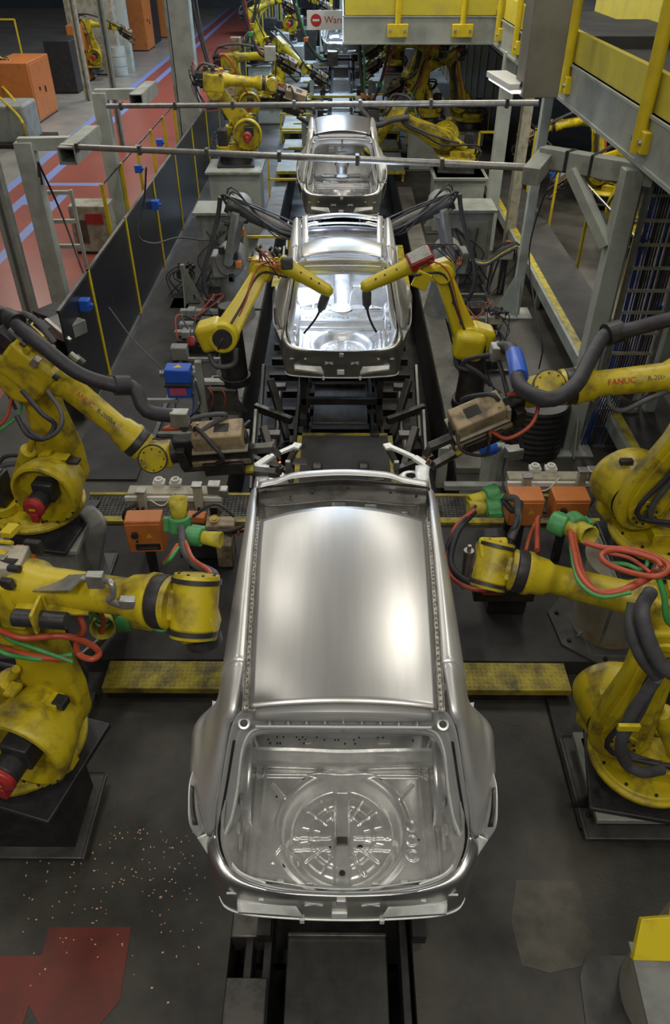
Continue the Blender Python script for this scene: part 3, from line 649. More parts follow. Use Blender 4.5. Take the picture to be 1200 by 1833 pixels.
# work lamps burning inside the second car
for x, y, z, p in ((-.45, 10.35, 1.9, 45), (.35, 11.2, 1.95, 32), (-.2, 12.1, 2.1, 40)):
    l = bpy.data.lights.new('work_lamp', 'POINT'); l.energy = p; l.color = (.62, .74, 1.0); l.shadow_soft_size = .05
    o = link(bpy.data.objects.new('work_lamp', l)); o.location = (x, y, z)
# ------------------------------------------------------------------ industrial robots
def rot(v, ax, a): return Matrix.Rotation(a, 3, V(ax)) @ V(v)
def hose(name, pts, r, m, parent, n=8, clips=0, clip_m='yellow'):
    o = build(name, MB().tube(pts, r, n), m, parent, ang=80)
    if clips:
        P = cr(pts, 40)
        for k in range(clips):
            i = int((k+.6)/(clips+.2)*38); a = P[i]; d = (P[i+1]-P[i-1]).normalized()
            build('hose_clip', MB().lathe(a-d*.025, d, [(0, r*1.25), (.05, r*1.25)], 12), clip_m, o)
    return o
def robot(label, B, yaw, a2, a3, side=1, tool=(1, 0, -.3), gun=None, text=True, group=None, k=1.0, col='yellow', simple=False, motor_red=True, seedn=1, wtw=None, hoses=True, name='industrial_robot', fore=1.275):
    rr = random.Random(seedn); B = V(B); h = V((math.cos(yaw), math.sin(yaw), 0)); z = V((0, 0, 1)); s = z.cross(h)*side
    J2 = B+h*.312*k+z*.67*k; arm = h*math.sin(a2)+z*math.cos(a2); J3 = J2+arm*1.075*k
    d = (h*math.cos(a3)+z*math.sin(a3)); n = (-h*math.sin(a3)+z*math.cos(a3)); E_ = J3+n*.225*k; W = E_+d*fore*k
    t = thing(name, label, 'robot', B, group)
    b = lambda nm, mb, mt=col, **kw: build(nm, mb, mt, kw.pop('parent', t), **kw)
    K = k
    # fixed base
    m = MB().box(B+z*.025*K, (.86*K, .86*K, .05*K), Matrix.Rotation(yaw, 3, 'Z')); m.lathe(B, z, [(0, .40*K), (.20*K, .36*K), (.24*K, .40*K)], 28); b('base', m, 'black' if col == 'yellow' else col, bevel=.012*K)
    # swivelling turret
    m = MB().lathe(B+z*.24*K, z, [(0, .46*K), (.05*K, .47*K), (.06*K, .44*K), (.09*K, .43*K)], 36)
    pl = [(-.42, -.02), (-.20, .08), (.10, .18), (.20, .45), (.52, .45), (.58, .12), (.46, -.02)]
    m.prism([(x*K, y*K+.30*K) for x, y in pl], B-s*.16*K, h, z, .10*K)
    m.box(B+z*.38*K-h*.08*K+s*.1*K, (.5*K, .34*K, .14*K), Matrix((h, s, z)).transposed())
    tr = b('turret', m, bevel=.012*K)
    # rim bolts
    if not simple:
        for q in range(0, 22):
            a = q*2*math.pi/22; p = B+z*.335*K+V((math.cos(a), math.sin(a), 0))*.405*K; 
            if q % 2 == 0: build('rim_bolt', MB().cyl(p, p+z*.012, .014*K, n=6), 'dark', tr)
    # shoulder housing, a wide ring open towards the side
    c = J2-s*.34*K
    m = MB().lathe(c, s, [(0, .315*K), (.02*K, .33*K), (.10*K, .33*K), (.30*K, .27*K), (.40*K, .24*K)], 40, False)
    m.lathe(c, s, [(.0, .315*K), (-.005*K, .29*K), (.10*K, .27*K), (.10*K, .01)], 40, False)
    hs = b('shoulder_housing', m, ang=40)
    m = MB().cyl(c+s*.10*K, c-s*.16*K, .10*K, n=20); m.box(c+s*.02*K+z*.07*K+h*.04*K, (.20*K, .15*K, .20*K), Matrix((h, s, z)).transposed())
    mo = b('shoulder_motor', m, 'black', bevel=.012*K)
    m = MB().lathe(c-s*.16*K, -s, [(0, .105*K), (.035*K, .105*K), (.06*K, .07*K)], 20); m.box(c-s*.19*K-z*.10*K, (.07*K, .07*K, .10*K), Matrix((h, s, z)).transposed())
    build('motor_cap', m, 'red' if motor_red else 'black', mo, bevel=.006)
    if motor_red and not simple: build('motor_label', MB().box(c-s*.222*K, (.06*K, .004, .02*K), Matrix((h, s, z)).transposed()), 'yellow2', mo)
    # base motor
    m = MB().box(B-h*.26*K-s*.20*K+z*.60*K, (.22*K, .22*K, .34*K), Matrix((h, s, z)).transposed()); m.box(B-h*.26*K-s*.20*K+z*.76*K, (.17*K, .17*K, .06*K), Matrix((h, s, z)).transposed())
    bmx = b('swivel_motor', m, 'black', bevel=.02*K); b('motor_mount', MB().cyl(B-h*.26*K-s*.20*K+z*.33*K, B-h*.26*K-s*.20*K+z*.43*K, .16*K), bevel=.01)
    # lower arm slab with cover and ribs
    q = s.cross(arm) if True else None; fw = arm.cross(s); fw = fw if fw.dot(h) > 0 else -fw
    out = []
    for i in range(13): a = math.pi+math.pi*i/12; out.append((.235*math.cos(a)*K, .235*math.sin(a)*K))
    out += [(.24*K, .25*K), (.17*K, .7*K)]
    for i in range(13): a = math.pi*i/12; out.append((.175*math.cos(a)*K, 1.075*K+.175*math.sin(a)*K))
    out += [(-.17*K, .7*K), (-.21*K, .25*K)]
    m = MB().prism(out, J2+s*.13*K, fw, arm, .15*K); la = b('lower_arm', m, bevel=.03*K, seg=3)
    m = MB(); inn = [(x*.72, (y-.5*K)*.86+.5*K) for x, y in out]; m.prism(inn, J2+s*.215*K, fw, arm, .035*K); build('arm_cover', m, col, la, bevel=.012*K)
    for yy in (0, 1.075):
        p = J2+arm*yy*K+s*.235*K; m = MB().lathe(p, s, [(0, .14*K if yy == 0 else .11*K), (.02*K, .135*K if yy == 0 else .1*K), (.02*K, .05*K), (-.01*K, .04*K)], 24)
        jc = build('joint_cap', m, col, la)
        if not simple:
            for i in range(10): a = i*math.pi/5; pp = p+s*.02*K+(fw*math.cos(a)+arm*math.sin(a))*.10*K; build('bolt', MB().cyl(pp, pp+s*.01*K, .011*K, n=6), 'dark', jc) if yy == 0 else None
    # balancer cylinder behind the arm
    p0 = B-h*.20*K+s*.10*K+z*.48*K; p1 = J2+arm*.42*K-fw*.15*K+s*.02*K
    b('balancer', MB().cyl(p0, p0.lerp(p1, .72), .085*K).cyl(p0.lerp(p1, .72), p1, .03*K), bevel=.01)
    # elbow casting, motors
    R3 = Matrix((d, s, n)).transposed()
    m = MB().box(E_-d*.02*K-n*.06*K-s*.02*K, (.46*K, .30*K, .36*K), R3); m.cyl(J3-s*.16*K, J3+s*.08*K, .19*K, n=24)
    el = b('elbow_casting', m, bevel=.035*K, seg=3)
    for (ds, dn) in ((-.09, .06), (.09, .06), (0, -.10)):
        p = E_-d*.25*K+s*ds*K+n*dn*K; build('wrist_motor', MB().box(p-d*.07*K, (.16*K, .12*K, .12*K), R3).cyl(p-d*.15*K, p-d*.22*K, .055*K), 'black', el, bevel=.012*K)
    if not simple:
        build('cable_bracket', MB().box(E_+n*.19*K-d*.05*K, (.34*K, .10*K, .02*K), R3).box(E_+n*.15*K+d*.10*K, (.02*K, .10*K, .08*K), R3), col, el, bevel=.005)
    # forearm
    F0 = E_+d*.18*K; Lf = (fore-.18)*K
    prof = [(0, .155), (.10, .145), (.16, .115), (.62*Lf/K, .105), (.66*Lf/K, .13), (.74*Lf/K, .14), (.76*Lf/K, .155), (.79*Lf/K, .155)]
    fa = b('forearm', MB().lathe(F0, d, [(a*K, c_*K) for a, c_ in prof], 28))
    a0 = .79*Lf
    build('joint_seal', MB().lathe(F0+d*a0, d, [(0, .145*K), (.01*K, .15*K), (.07*K, .15*K), (.08*K, .14*K)], 28), 'black', fa)
    build('wrist_ring', MB().lathe(F0+d*(a0+.08*K), d, [(0, .148*K), (.035*K, .148*K), (.04*K, .10*K), (.20*Lf-.02*K, .085*K)], 28), col, fa)
    if not simple:
        for i in range(14): a = i*math.pi/7; pp = F0+d*(a0-.03*K)+(n*math.cos(a)+s*math.sin(a))*.135*K; build('bolt', MB().cyl(pp, pp+d*.036*K, .010*K, n=6), 'dark', fa)
    # lettering on the side that faces the camera
    if text:
        tn = V((0, 0, H))-(F0+d*.4*K); tn = (tn-d*tn.dot(d)).normalized(); ux = d; uy = tn.cross(ux)
        if ux.x < 0: ux = -ux; uy = -uy
        text_on('FANUC', .066*K, F0+(d*.30*K if d.x > 0 else d*.52*K)+tn*.114*K, ux, uy, 'letter_red', fa, radius=.114*K)
        text_on('R-2000iA', .052*K, F0+(d*.55*K if d.x > 0 else d*.22*K)+tn*.113*K, ux, uy, 'letter_black', fa, radius=.113*K)
    # wrist
    ws = V(wtw).normalized() if wtw else s
    ws = (ws-d*ws.dot(d)).normalized()
    wr = b('wrist', MB().cyl(W-ws*.13*K, W+ws*.13*K, .125*K, n=28).box(W-d*.08*K, (.18*K, .17*K, .18*K), Matrix((d, ws, d.cross(ws))).transposed()), bevel=.015*K)
    for sg in (1, -1):
        build('wrist_seal', MB().cyl(W+ws*.125*K*sg, W+ws*.15*K*sg, .135*K, n=28), 'black', wr)
        wc = build('wrist_cap', MB().lathe(W+ws*.15*K*sg, ws*sg, [(0, .125*K), (.02*K, .12*K), (.025*K, .02*K)], 28), col, wr)
        if not simple:
            for i in range(8): a = i*math.pi/4; pp = W+ws*.17*K*sg+(d*math.cos(a)+d.cross(ws)*math.sin(a))*.10*K; build('bolt', MB().cyl(pp, pp+ws*sg*.008, .008*K, n=6), 'dark', wc)
    td = V(tool).normalized(); TF = W+td*.24*K
    b('tool_flange', MB().cyl(W, W+td*.18*K, .10*K, n=20).box(W+td*.10*K, (.2*K, .2*K, .16*K), frame(td)), bevel=.02*K)
    build('flange_ring', MB().cyl(W+td*.18*K, TF, .10*K, n=20), 'black', t)
    if not simple:
        for q_ in range(16):
            pc = E_+d*rr.uniform(-.34, .22)*K+s*rr.uniform(-.2, .2)*K+n*rr.uniform(.12, .24)*K; mm = rr.choice(['black', 'dark', col, 'galv', 'black', 'dsteel', col])
            if rr.random() < .6: build('bracket', MB().box(pc, (rr.uniform(.03, .14)*K, rr.uniform(.02, .10)*K, rr.uniform(.02, .09)*K), R3), mm, el, bevel=.004)
            else: build('connector', MB().cyl(pc, pc+d*rr.uniform(.04, .12)*K, rr.uniform(.012, .03)*K, n=10), mm, el)
        for q_ in range(4):
            pc = J2-s*.05*K+fw*rr.uniform(-.2, .25)*K+z*rr.uniform(.22, .34)*K; build('bracket', MB().box(pc, (rr.uniform(.06, .2)*K, rr.uniform(.05, .12)*K, rr.uniform(.02, .06)*K), Matrix((h, s, z)).transposed()), rr.choice([col, col, 'black']), hs, bevel=.005)
        for q_ in range(7):
            a_ = math.pi*(1.1+q_*.12); pc = c+s*.02*K+(h*math.cos(a_)+z*math.sin(a_))*.31*K; build('bolt', MB().cyl(pc, pc-s*.03*K, .012*K, n=6), 'dark', hs)
        for q_ in range(3):
            a_ = yaw+math.pi*(1.2+.3*q_)*(1 if q_ else 1); pc = B+z*.30*K+V((math.cos(a_), math.sin(a_), 0))*.44*K; build('lug', MB().box(pc, (.10*K, .06*K, .05*K), Matrix.Rotation(a_, 3, 'Z')), col, tr, bevel=.006)
    if hoses:
        hd = 'rubber'
        hose('cable', [B-h*.45*K+z*.2*K, B-h*.5*K+s*.25*K+z*.5*K, J2+s*.30*K-fw*.05*K, J2+arm*.5*K+s*.30*K, J3+s*.30*K-d*.05*K, J3+s*.22*K-d*.45*K+n*.1*K, E_+n*.25*K-d*.3*K+s*.1*K, E_+n*.24*K+s*.05*K], .028*K, 'ghose', t, clips=2, clip_m=col)
        hose('cable', [B-h*.45*K+z*.25*K, B-h*.45*K+s*.30*K+z*.6*K, J2+s*.31*K+fw*.08*K, J2+arm*.5*K+s*.31*K+fw*.06*K, J3+s*.31*K+d*.02*K, J3+s*.26*K-d*.35*K], .022*K, 'rubber', t)
        if not simple:
            for q_ in range(5):
                c1 = E_-d*(.3+.1*rr.random())*K+s*rr.uniform(-.15, .25)*K
                hose('loose_cable', [c1, c1-d*.2*K+n*rr.uniform(-.2, .3)*K+s*rr.uniform(-.1, .2)*K, J3-d*rr.uniform(.15, .35)*K-n*rr.uniform(.2, .4)*K+s*rr.uniform(.0, .3)*K, J3-arm*rr.uniform(.2, .4)*K-fw*.2*K+s*rr.uniform(-.1, .2)*K], rr.choice([.012, .016, .009])*K, rr.choice(['rubber', 'rubber', 'rhose', 'ghose', 'gnhose']), t, n=6)
    return dict(t=t, B=B, J2=J2, J3=J3, E=E_, W=W, d=d, n=n, s=s, TF=TF, td=td, fw=fw, arm=arm, h=h)
def weld_gun(root, o, ax, up, k=1.12, tanlab=True):
    """spot welding gun; o = mounting point, ax = pointing direction of electrodes, up"""
    o, ax = V(o), V(ax).normalized(); R = frame(ax, up); x, y, z = R.col[0], R.col[1], R.col[2]
    g = build('weld_gun', MB().box(o+z*.30*k, (.10*k, .34*k, .62*k), R).box(o+z*.05*k, (.22*k, .22*k, .08*k), R), 'dark', root, bevel=.012*k)
    P = lambda a, b_, c: o+x*a*k+y*b_*k+z*c*k
    tr = build('transformer', MB().box(P(0, .17, .38), (.20*k, .16*k, .42*k), R), 'tan', g, bevel=.015*k)
    build('transformer_foot', MB().box(P(0, .085, .38), (.24*k, .02*k, .46*k), R).box(P(.09, .17, .16), (.05*k, .14*k, .03*k), R), 'beige', g, bevel=.004)
    build('rating_plate', MB().box(P(-.0, .252, .42), (.09*k, .004, .12*k), R), 'dark', g)
    build('screw', MB().cyl(P(.06, .25, .22), P(.06, .265, .22), .012*k, n=8), 'gold', g); build('screw', MB().cyl(P(-.06, .25, .22), P(-.06, .265, .22), .012*k, n=8), 'gold', g)
    build('gun_frame', MB().box(P(0, -.10, .35), (.14*k, .05*k, .5*k), R), 'tan', g, bevel=.008)
    build('gun_frame', MB().box(P(0, -.24, .38), (.12*k, .04*k, .42*k), R), 'yellow3', g, bevel=.008)
    build('electrode_arm', MB().beam(P(0, -.02, .55), P(0, -.02, .80), .06*k, .07*k, y).beam(P(0, -.02, .78), P(0, -.12, .83), .05*k), 'dsteel', g, bevel=.006)
    build('electrode_arm', MB().beam(P(0, -.28, .5), P(0, -.36, .80), .06*k, .07*k, y).beam(P(0, -.36, .78), P(0, -.26, .82), .05*k), 'dsteel', g, bevel=.006)
    build('electrode_tip', MB().cyl(P(0, -.12, .83), P(0, -.17, .83), .012*k), 'copper', g); build('electrode_tip', MB().cyl(P(0, -.26, .82), P(0, -.21, .82), .012*k), 'copper', g)
    build('gun_body', MB().box(P(0, -.15, .36), (.20*k, .14*k, .34*k), R), 'dark', g, bevel=.01)
    build('air_cylinder', MB().cyl(P(0, -.17, .0), P(0, -.17, .28), .06*k), 'dsteel', g, bevel=.004)
    for q in range(3): build('fitting', MB().cyl(P(.07+.0*q, -.01-.045*q, .30), P(.11, -.01-.045*q, .32), .012*k, n=8), 'orange', g)
    hose('gun_hose', [P(.10, .0, .30), P(.22, .02, .22), P(.22, .10, .02), P(.08, .20, -.08), P(0, .28, .12)], .016*k, 'rhose' if tanlab else 'rubber', g)
    hose('gun_hose', [P(.10, -.06, .32), P(.24, -.05, .42), P(.20, .10, .60), P(.06, .18, .58)], .013*k, 'rubber', g)
    hose('gun_hose', [P(-.10, -.06, .32), P(-.20, .12, .42), P(-.05, .30, .25), P(0, .25, .2)], .018*k, 'rubber', g)
    return g
def rq(r, px, py, z): return PZ(px, py, z)

# -- R1: upper left, forearm across to the spot gun
r1 = robot('yellow robot upper left of the near car, lettered forearm pointing at the spot gun', (-3.06, 6.0, 1.04), -.153, -.045, -.771, side=-1 if 0 else 1, tool=(1, .05, .12), wtw=(0, -1, .6), seedn=3)
weld_gun(r1['t'], r1['TF'], (1, -.02, .10), (0, -.25, 1))
q = lambda x, y, z: PZ(x, y, z)
hose('dress_hose', [q(-60, 520, 3.3), q(10, 568, 3.3), q(70, 615, 3.2), q(140, 668, 3.0), q(205, 690, 2.9), q(240, 695, 2.85), q(262, 735, 2.7), q(315, 745, 2.6)], .062, 'rubber', r1['t'], n=14)
build('hose_collar', MB().cyl(q(205, 690, 2.9), q(232, 690, 2.87), .085), 'rubber', r1['t']); build('hose_collar', MB().cyl(q(10, 568, 3.3), q(32, 580, 3.28), .09), 'black', r1['t'])
build('hose_block', MB().box(q(322, 748, 2.6), (.16, .10, .14)), 'galv', r1['t'], bevel=.01)
hose('gun_cable', [q(322, 748, 2.55), q(330, 770, 2.4), q(345, 750, 2.5), q(385, 742, 2.5), q(405, 745, 2.45), q(370, 765, 2.4), q(345, 790, 2.3)], .022, 'ghose', r1['t'])
for (pp, mm, rr_) in (([q(0, 620, 2.9), q(20, 700, 2.6), q(10, 750, 2.5), q(-20, 770, 2.5)], 'rhose', .014), ([q(0, 600, 2.9), q(35, 690, 2.6), q(35, 740, 2.5), q(0, 770, 2.5)], 'gnhose', .012),
        ([q(40, 700, 2.9), q(75, 740, 2.8), q(98, 760, 2.7), q(80, 785, 2.6), q(50, 778, 2.6), q(30, 745, 2.7)], .0 or 'rubber', .022), ([q(85, 700, 2.9), q(110, 740, 2.8), q(105, 770, 2.7), q(75, 785, 2.6), q(40, 760, 2.6)], 'ghose', .018)):
    hose('loose_cable', pp, rr_, mm, r1['t'])
# -- R2: lower left, forearm level towards the car
r2 = robot('yellow robot lower left with its forearm level towards the near car', (-2.319, 3.257, 1.0), -.278, .054, .116, side=1, tool=(.15, -.2, -1), text=False, wtw=(0, .62, .78), seedn=5)
# -- R3: upper right, only the turret, arm and forearm tip in frame
r3 = robot('yellow robot upper right of the near car, lettered forearm reaching in from the frame edge', (3.011, 5.426, 1.2), 3.144, -.262, -.119, side=1, tool=(-1, .2, -.35), wtw=(0, -1, .8), seedn=8)
weld_gun(r3['t'], r3['TF']+V((.06, .0, -.12)), (-.95, -.25, -.32), (.1, -.4, 1), 1.05)
hose('dress_hose', [q(1290, 560, 3.5), q(1200, 572, 3.4), q(1130, 590, 3.35), q(1085, 600, 3.3), q(1058, 640, 3.25), q(1030, 690, 3.2), q(985, 715, 3.15), q(935, 695, 3.1), q(925, 660, 3.1), q(915, 625, 3.0), q(890, 625, 2.9)], .062, 'rubber', r3['t'], n=14)
build('hose_sleeve', MB().tube([q(930, 676, 3.1), q(926, 655, 3.1), q(921, 635, 3.05)], .075, 14), 'blue', r3['t'])
build('hose_collar', MB().cyl(q(1085, 600, 3.3), q(1110, 592, 3.32), .095), 'black', r3['t']); build('hose_block', MB().box(q(895, 630, 2.9), (.16, .14, .14)), 'galv', r3['t'], bevel=.01)
hose('gun_cable', [q(890, 635, 2.85), q(900, 670, 2.8), q(915, 730, 2.6), q(935, 800, 2.2)], .022, 'rubber', r3['t']); hose('gun_cable', [q(880, 635, 2.85), q(850, 640, 2.8), q(830, 650, 2.7), q(860, 670, 2.6), q(880, 690, 2.5)], .022, 'rubber', r3['t'])
hose('loose_cable', [q(1090, 700, 3.0), q(1092, 725, 2.9), q(1115, 735, 2.9), q(1160, 715, 3.0), q(1210, 695, 3.0)], .022, 'ghose', r3['t']); hose('loose_cable', [q(1110, 712, 3.0), q(1140, 720, 2.9), q(1190, 690, 3.0), q(1230, 690, 3)], .018, 'rubber', r3['t'])
# -- R4: lower right
r4 = robot('yellow robot lower right, coiled orange hoses on its elbow', (2.551, 3.621, .28), 2.957, -.042, .146, side=1, tool=(.0, .75, .5), text=False, wtw=(.1, .62, .78), seedn=9)
# -- R7 / R8 on pedestals beside the third car
r7 = robot('yellow robot on a tall pale pedestal left of the third car', (-2.45, 18.894, 1.457), .072, -.677, -.082, side=1, tool=(.3, 0, -1), text=False, seedn=12)
weld_gun(r7['t'], r7['TF'], (1, 0, -.3), (0, -.4, 1))
r8 = robot('yellow robot on a tall pale pedestal right of the third car, reaching into it', (2.754, 19.163, 1.258), 3.026, 1.193, -.984, side=1, tool=(-.6, -.2, -1), text=False, seedn=13)
weld_gun(r8['t'], r8['TF'], (-.8, -.1, .1), (0, -.4, 1), .9)
hose('dress_hose', [r8['J3']+V((.1, -.35, .1)), r8['E']+V((-.1, -.3, -.1)), r8['E']+V((-.45, -.3, -.2)), r8['E']+V((-.8, -.2, .1))], .065, 'ghose', r8['t'], n=10)
# hose packs with green clamps
def clampset(parent, c, ax, up=(0, 0, 1), r=.055, m='green'):
    c, ax = V(c), V(ax).normalized(); R = frame(ax, up)
    g = build('hose_clamp', MB().lathe(c-ax*.06, ax, [(0, r*.98), (.01, r*1.3), (.11, r*1.3), (.12, r*.98)], 14, False).box(c+R.col[0]*r*1.5, (.05, .04, .10), R), m, parent, bevel=.005, solid=.01)
    build('clamp_cone', MB().lathe(c+ax*.05, ax, [(0, r*.9), (.05, r*.9), (.15, r*1.15)], 14, False), 'gold' if m != 'green' else 'yellow3', g, solid=.008)
    return g
t = r2['t']
g = clampset(t, q(222, 1112, 2.2), (1, -.1, .1)); clampset(t, q(185, 1103, 2.25), (.3, -1, .4), r=.07)
hose('hose', [q(258, 1118, 2.2), q(290, 1130, 2.15), q(320, 1115, 2.2), q(345, 1098, 2.3)], .014, 'gnhose', t); hose('hose', [q(258, 1112, 2.2), q(290, 1122, 2.15), q(325, 1112, 2.2), q(350, 1090, 2.3)], .016, 'rhose', t)
hose('hose', [q(108, 1080, 2.9), q(140, 1068, 2.9), q(170, 1085, 2.7), q(185, 1110, 2.4), q(180, 1140, 2.2)], .018, 'rhose', t)
for k in range(3): hose('hose', [q(106, 1084+4*k, 2.9), q(135, 1075+5*k, 2.85), q(160, 1082+6*k, 2.7), q(180, 1100+4*k, 2.4)], .014, 'gnhose', t)
hose('hose', [q(30, 980, 3.1), q(55, 985, 3.1), q(62, 1020, 3.05), q(75, 1070, 3.0)], .019, 'rhose', t)
hose('hose', [q(-10, 1125, 2.9), q(40, 1142, 2.8), q(110, 1138, 2.8), q(155, 1150, 2.7), q(178, 1168, 2.6), q(165, 1180, 2.6), q(140, 1170, 2.6), q(138, 1145, 2.7), q(150, 1125, 2.8), q(135, 1095, 2.9), q(118, 1090, 2.95)], .019, 'rhose', t)
hose('hose', [q(-10, 1155, 2.7), q(10, 1170, 2.7), q(70, 1180, 2.6), q(130, 1172, 2.6)], .014, 'gnhose', t)
hose('hose', [q(-10, 1100, 2.9), q(10, 1140, 2.7), q(60, 1160, 2.7), q(130, 1185, 2.6)], .012, 'gnhose', t); hose('hose', [q(0, 1160, 2.6), q(60, 1175, 2.6), q(120, 1180, 2.6)], .02, 'rhose', t)
build('cable_gland', MB().cyl(q(25, 1105, 3.0), q(120, 1112, 3.0), .05, n=16), 'black', t, bevel=.006)
build('cable_bracket', MB().box(q(95, 1088, 2.98), (.42, .10, .02)).box(q(68, 1100, 3.04), (.02, .16, .14)), 'yellow', t, bevel=.004)
build('valve_box', MB().box(q(8, 1012, 3.1), (.26, .20, .14)), 'beige', t, bevel=.01)
build('cover_plate', MB().beam(q(70, 1045, 3.05), q(140, 1043, 3.2), .14, .01), 'galv', t)
hose('pipe', [q(148, 1036, 3.28), q(185, 1038, 3.3), q(200, 1045, 3.32), q(203, 1065, 3.25), q(195, 1075, 3.2), q(215, 1082, 3.15), q(240, 1080, 3.15)], .018, 'galv', t)
build_each('pipe_clamp', MB().box(q(172, 1038, 3.3), (.09, .05, .09)).box(q(230, 1078, 3.16), (.09, .05, .06)), 'galv', t, bevel=.006)
hose('hose', [q(325, 945, 2.6), q(330, 985, 2.6), q(350, 1010, 2.7), q(385, 1030, 2.8), q(372, 1055, 2.85)], .03, 'ghose', t); hose('hose', [q(332, 970, 2.6), q(345, 1000, 2.7), q(372, 1020, 2.8), q(390, 1040, 2.8)], .016, 'rhose', t)
hose('hose', [q(320, 980, 2.6), q(305, 1000, 2.6), q(296, 1010, 2.5)], .014, 'gnhose', t); hose('hose', [q(318, 975, 2.6), q(308, 990, 2.6), q(294, 1008, 2.5)], .014, 'rhose', t)
clampset(t, q(322, 938, 2.55), (0, .3, 1), r=.06); clampset(t, q(348, 960, 2.55), (1, -.2, 0), r=.05)
t = r4['t']
clampset(t, q(880, 884, 2.3), (-1, -.4, -.2)); clampset(t, q(882, 908, 2.25), (-1, -.1, 0)); clampset(t, q(1000, 938, 2.6), (.7, -.5, 0), r=.06); clampset(t, q(1030, 938, 2.6), (.2, -.8, .2), r=.06)
for (pp, mm, rr_) in (([q(850, 912, 2.3), q(815, 945, 2.2), q(800, 1000, 2.1), q(810, 1035, 2.1), q(850, 1055, 2.1), q(910, 1055, 2.1)], 'rhose', .018), ([q(850, 914, 2.25), q(820, 950, 2.2), q(806, 1000, 2.1), q(820, 1030, 2.1), q(855, 1050, 2.1)], 'rubber', .03),
        ([q(852, 905, 2.3), q(812, 955, 2.2), q(795, 1000, 2.1), q(805, 1030, 2.1), q(845, 1052, 2.1), q(905, 1062, 2.1)], 'rubber', .014),
        ([q(905, 890, 2.35), q(925, 895, 2.4), q(928, 930, 2.4), q(915, 965, 2.3)], 'ghose', .03), ([q(905, 900, 2.3), q(920, 915, 2.3), q(932, 900, 2.4), q(925, 935, 2.4), q(912, 960, 2.3)], 'rubber', .025),
        ([q(962, 930, 2.3), q(962, 985, 2.3)], 'rhose', .022), ([q(965, 925, 2.3), q(950, 955, 2.3), q(942, 985, 2.3)], 'rhose', .014),
        ([q(1020, 945, 2.6), q(1028, 985, 2.7), q(1040, 1030, 2.8), q(1070, 1060, 2.85), q(1120, 1055, 2.9), q(1170, 1030, 2.9)], 'rhose', .022),
        ([q(1026, 950, 2.6), q(1034, 990, 2.7), q(1048, 1035, 2.8), q(1078, 1064, 2.85), q(1128, 1050, 2.9), q(1175, 1020, 2.9)], 'rhose', .018),
        ([q(1022, 950, 2.6), q(1024, 990, 2.7), q(1036, 1040, 2.8), q(1074, 1068, 2.85), q(1130, 1060, 2.9)], 'gnhose', .014),
        ([q(1045, 970, 2.9), q(1080, 980, 2.9), q(1140, 985, 2.95), q(1190, 1005, 3), q(1196, 1022, 3), q(1170, 1032, 3), q(1120, 1022, 2.95), q(1082, 1005, 2.95), q(1080, 990, 2.95), q(1110, 984, 3.0), q(1170, 1000, 3), q(1185, 1015, 3)], 'rhose', .018),
        ([q(1085, 1008, 2.9), q(1120, 1010, 2.9), q(1150, 1020, 2.9), q(1160, 1000, 2.95), q(1140, 985, 2.95)], 'gnhose', .014), ([q(1090, 990, 2.95), q(1130, 1000, 2.95), q(1165, 1025, 2.95)], 'rhose', .012),
        ([q(1180, 1035, 2.95), q(1190, 1070, 2.85), q(1195, 1110, 2.7), q(1220, 1130, 2.6)], 'gnhose', .018)):
    hose('hose', pp, rr_, mm, t)
for (pp, rr_) in (([q(1165, 1060, 2.75), q(1150, 1090, 2.75), q(1160, 1140, 2.6), q(1185, 1190, 2.4), q(1220, 1215, 2.3)], .045), ([q(1135, 1080, 2.7), q(1130, 1120, 2.6), q(1148, 1175, 2.4), q(1175, 1210, 2.2)], .040), ([q(1175, 1215, 2.1), q(1150, 1250, 1.9), q(1130, 1280, 1.7), q(1112, 1330, 1.4), q(1120, 1365, 1.1), q(1150, 1382, 1.0), q(1185, 1378, .9)], .042)):
    hose('dress_hose', pp, rr_, 'ghose', t, n=12)
build('hose_clip', MB().box(q(1126, 1302, 1.68), (.15, .03, .06)), 'yellow2', t, bevel=.005)
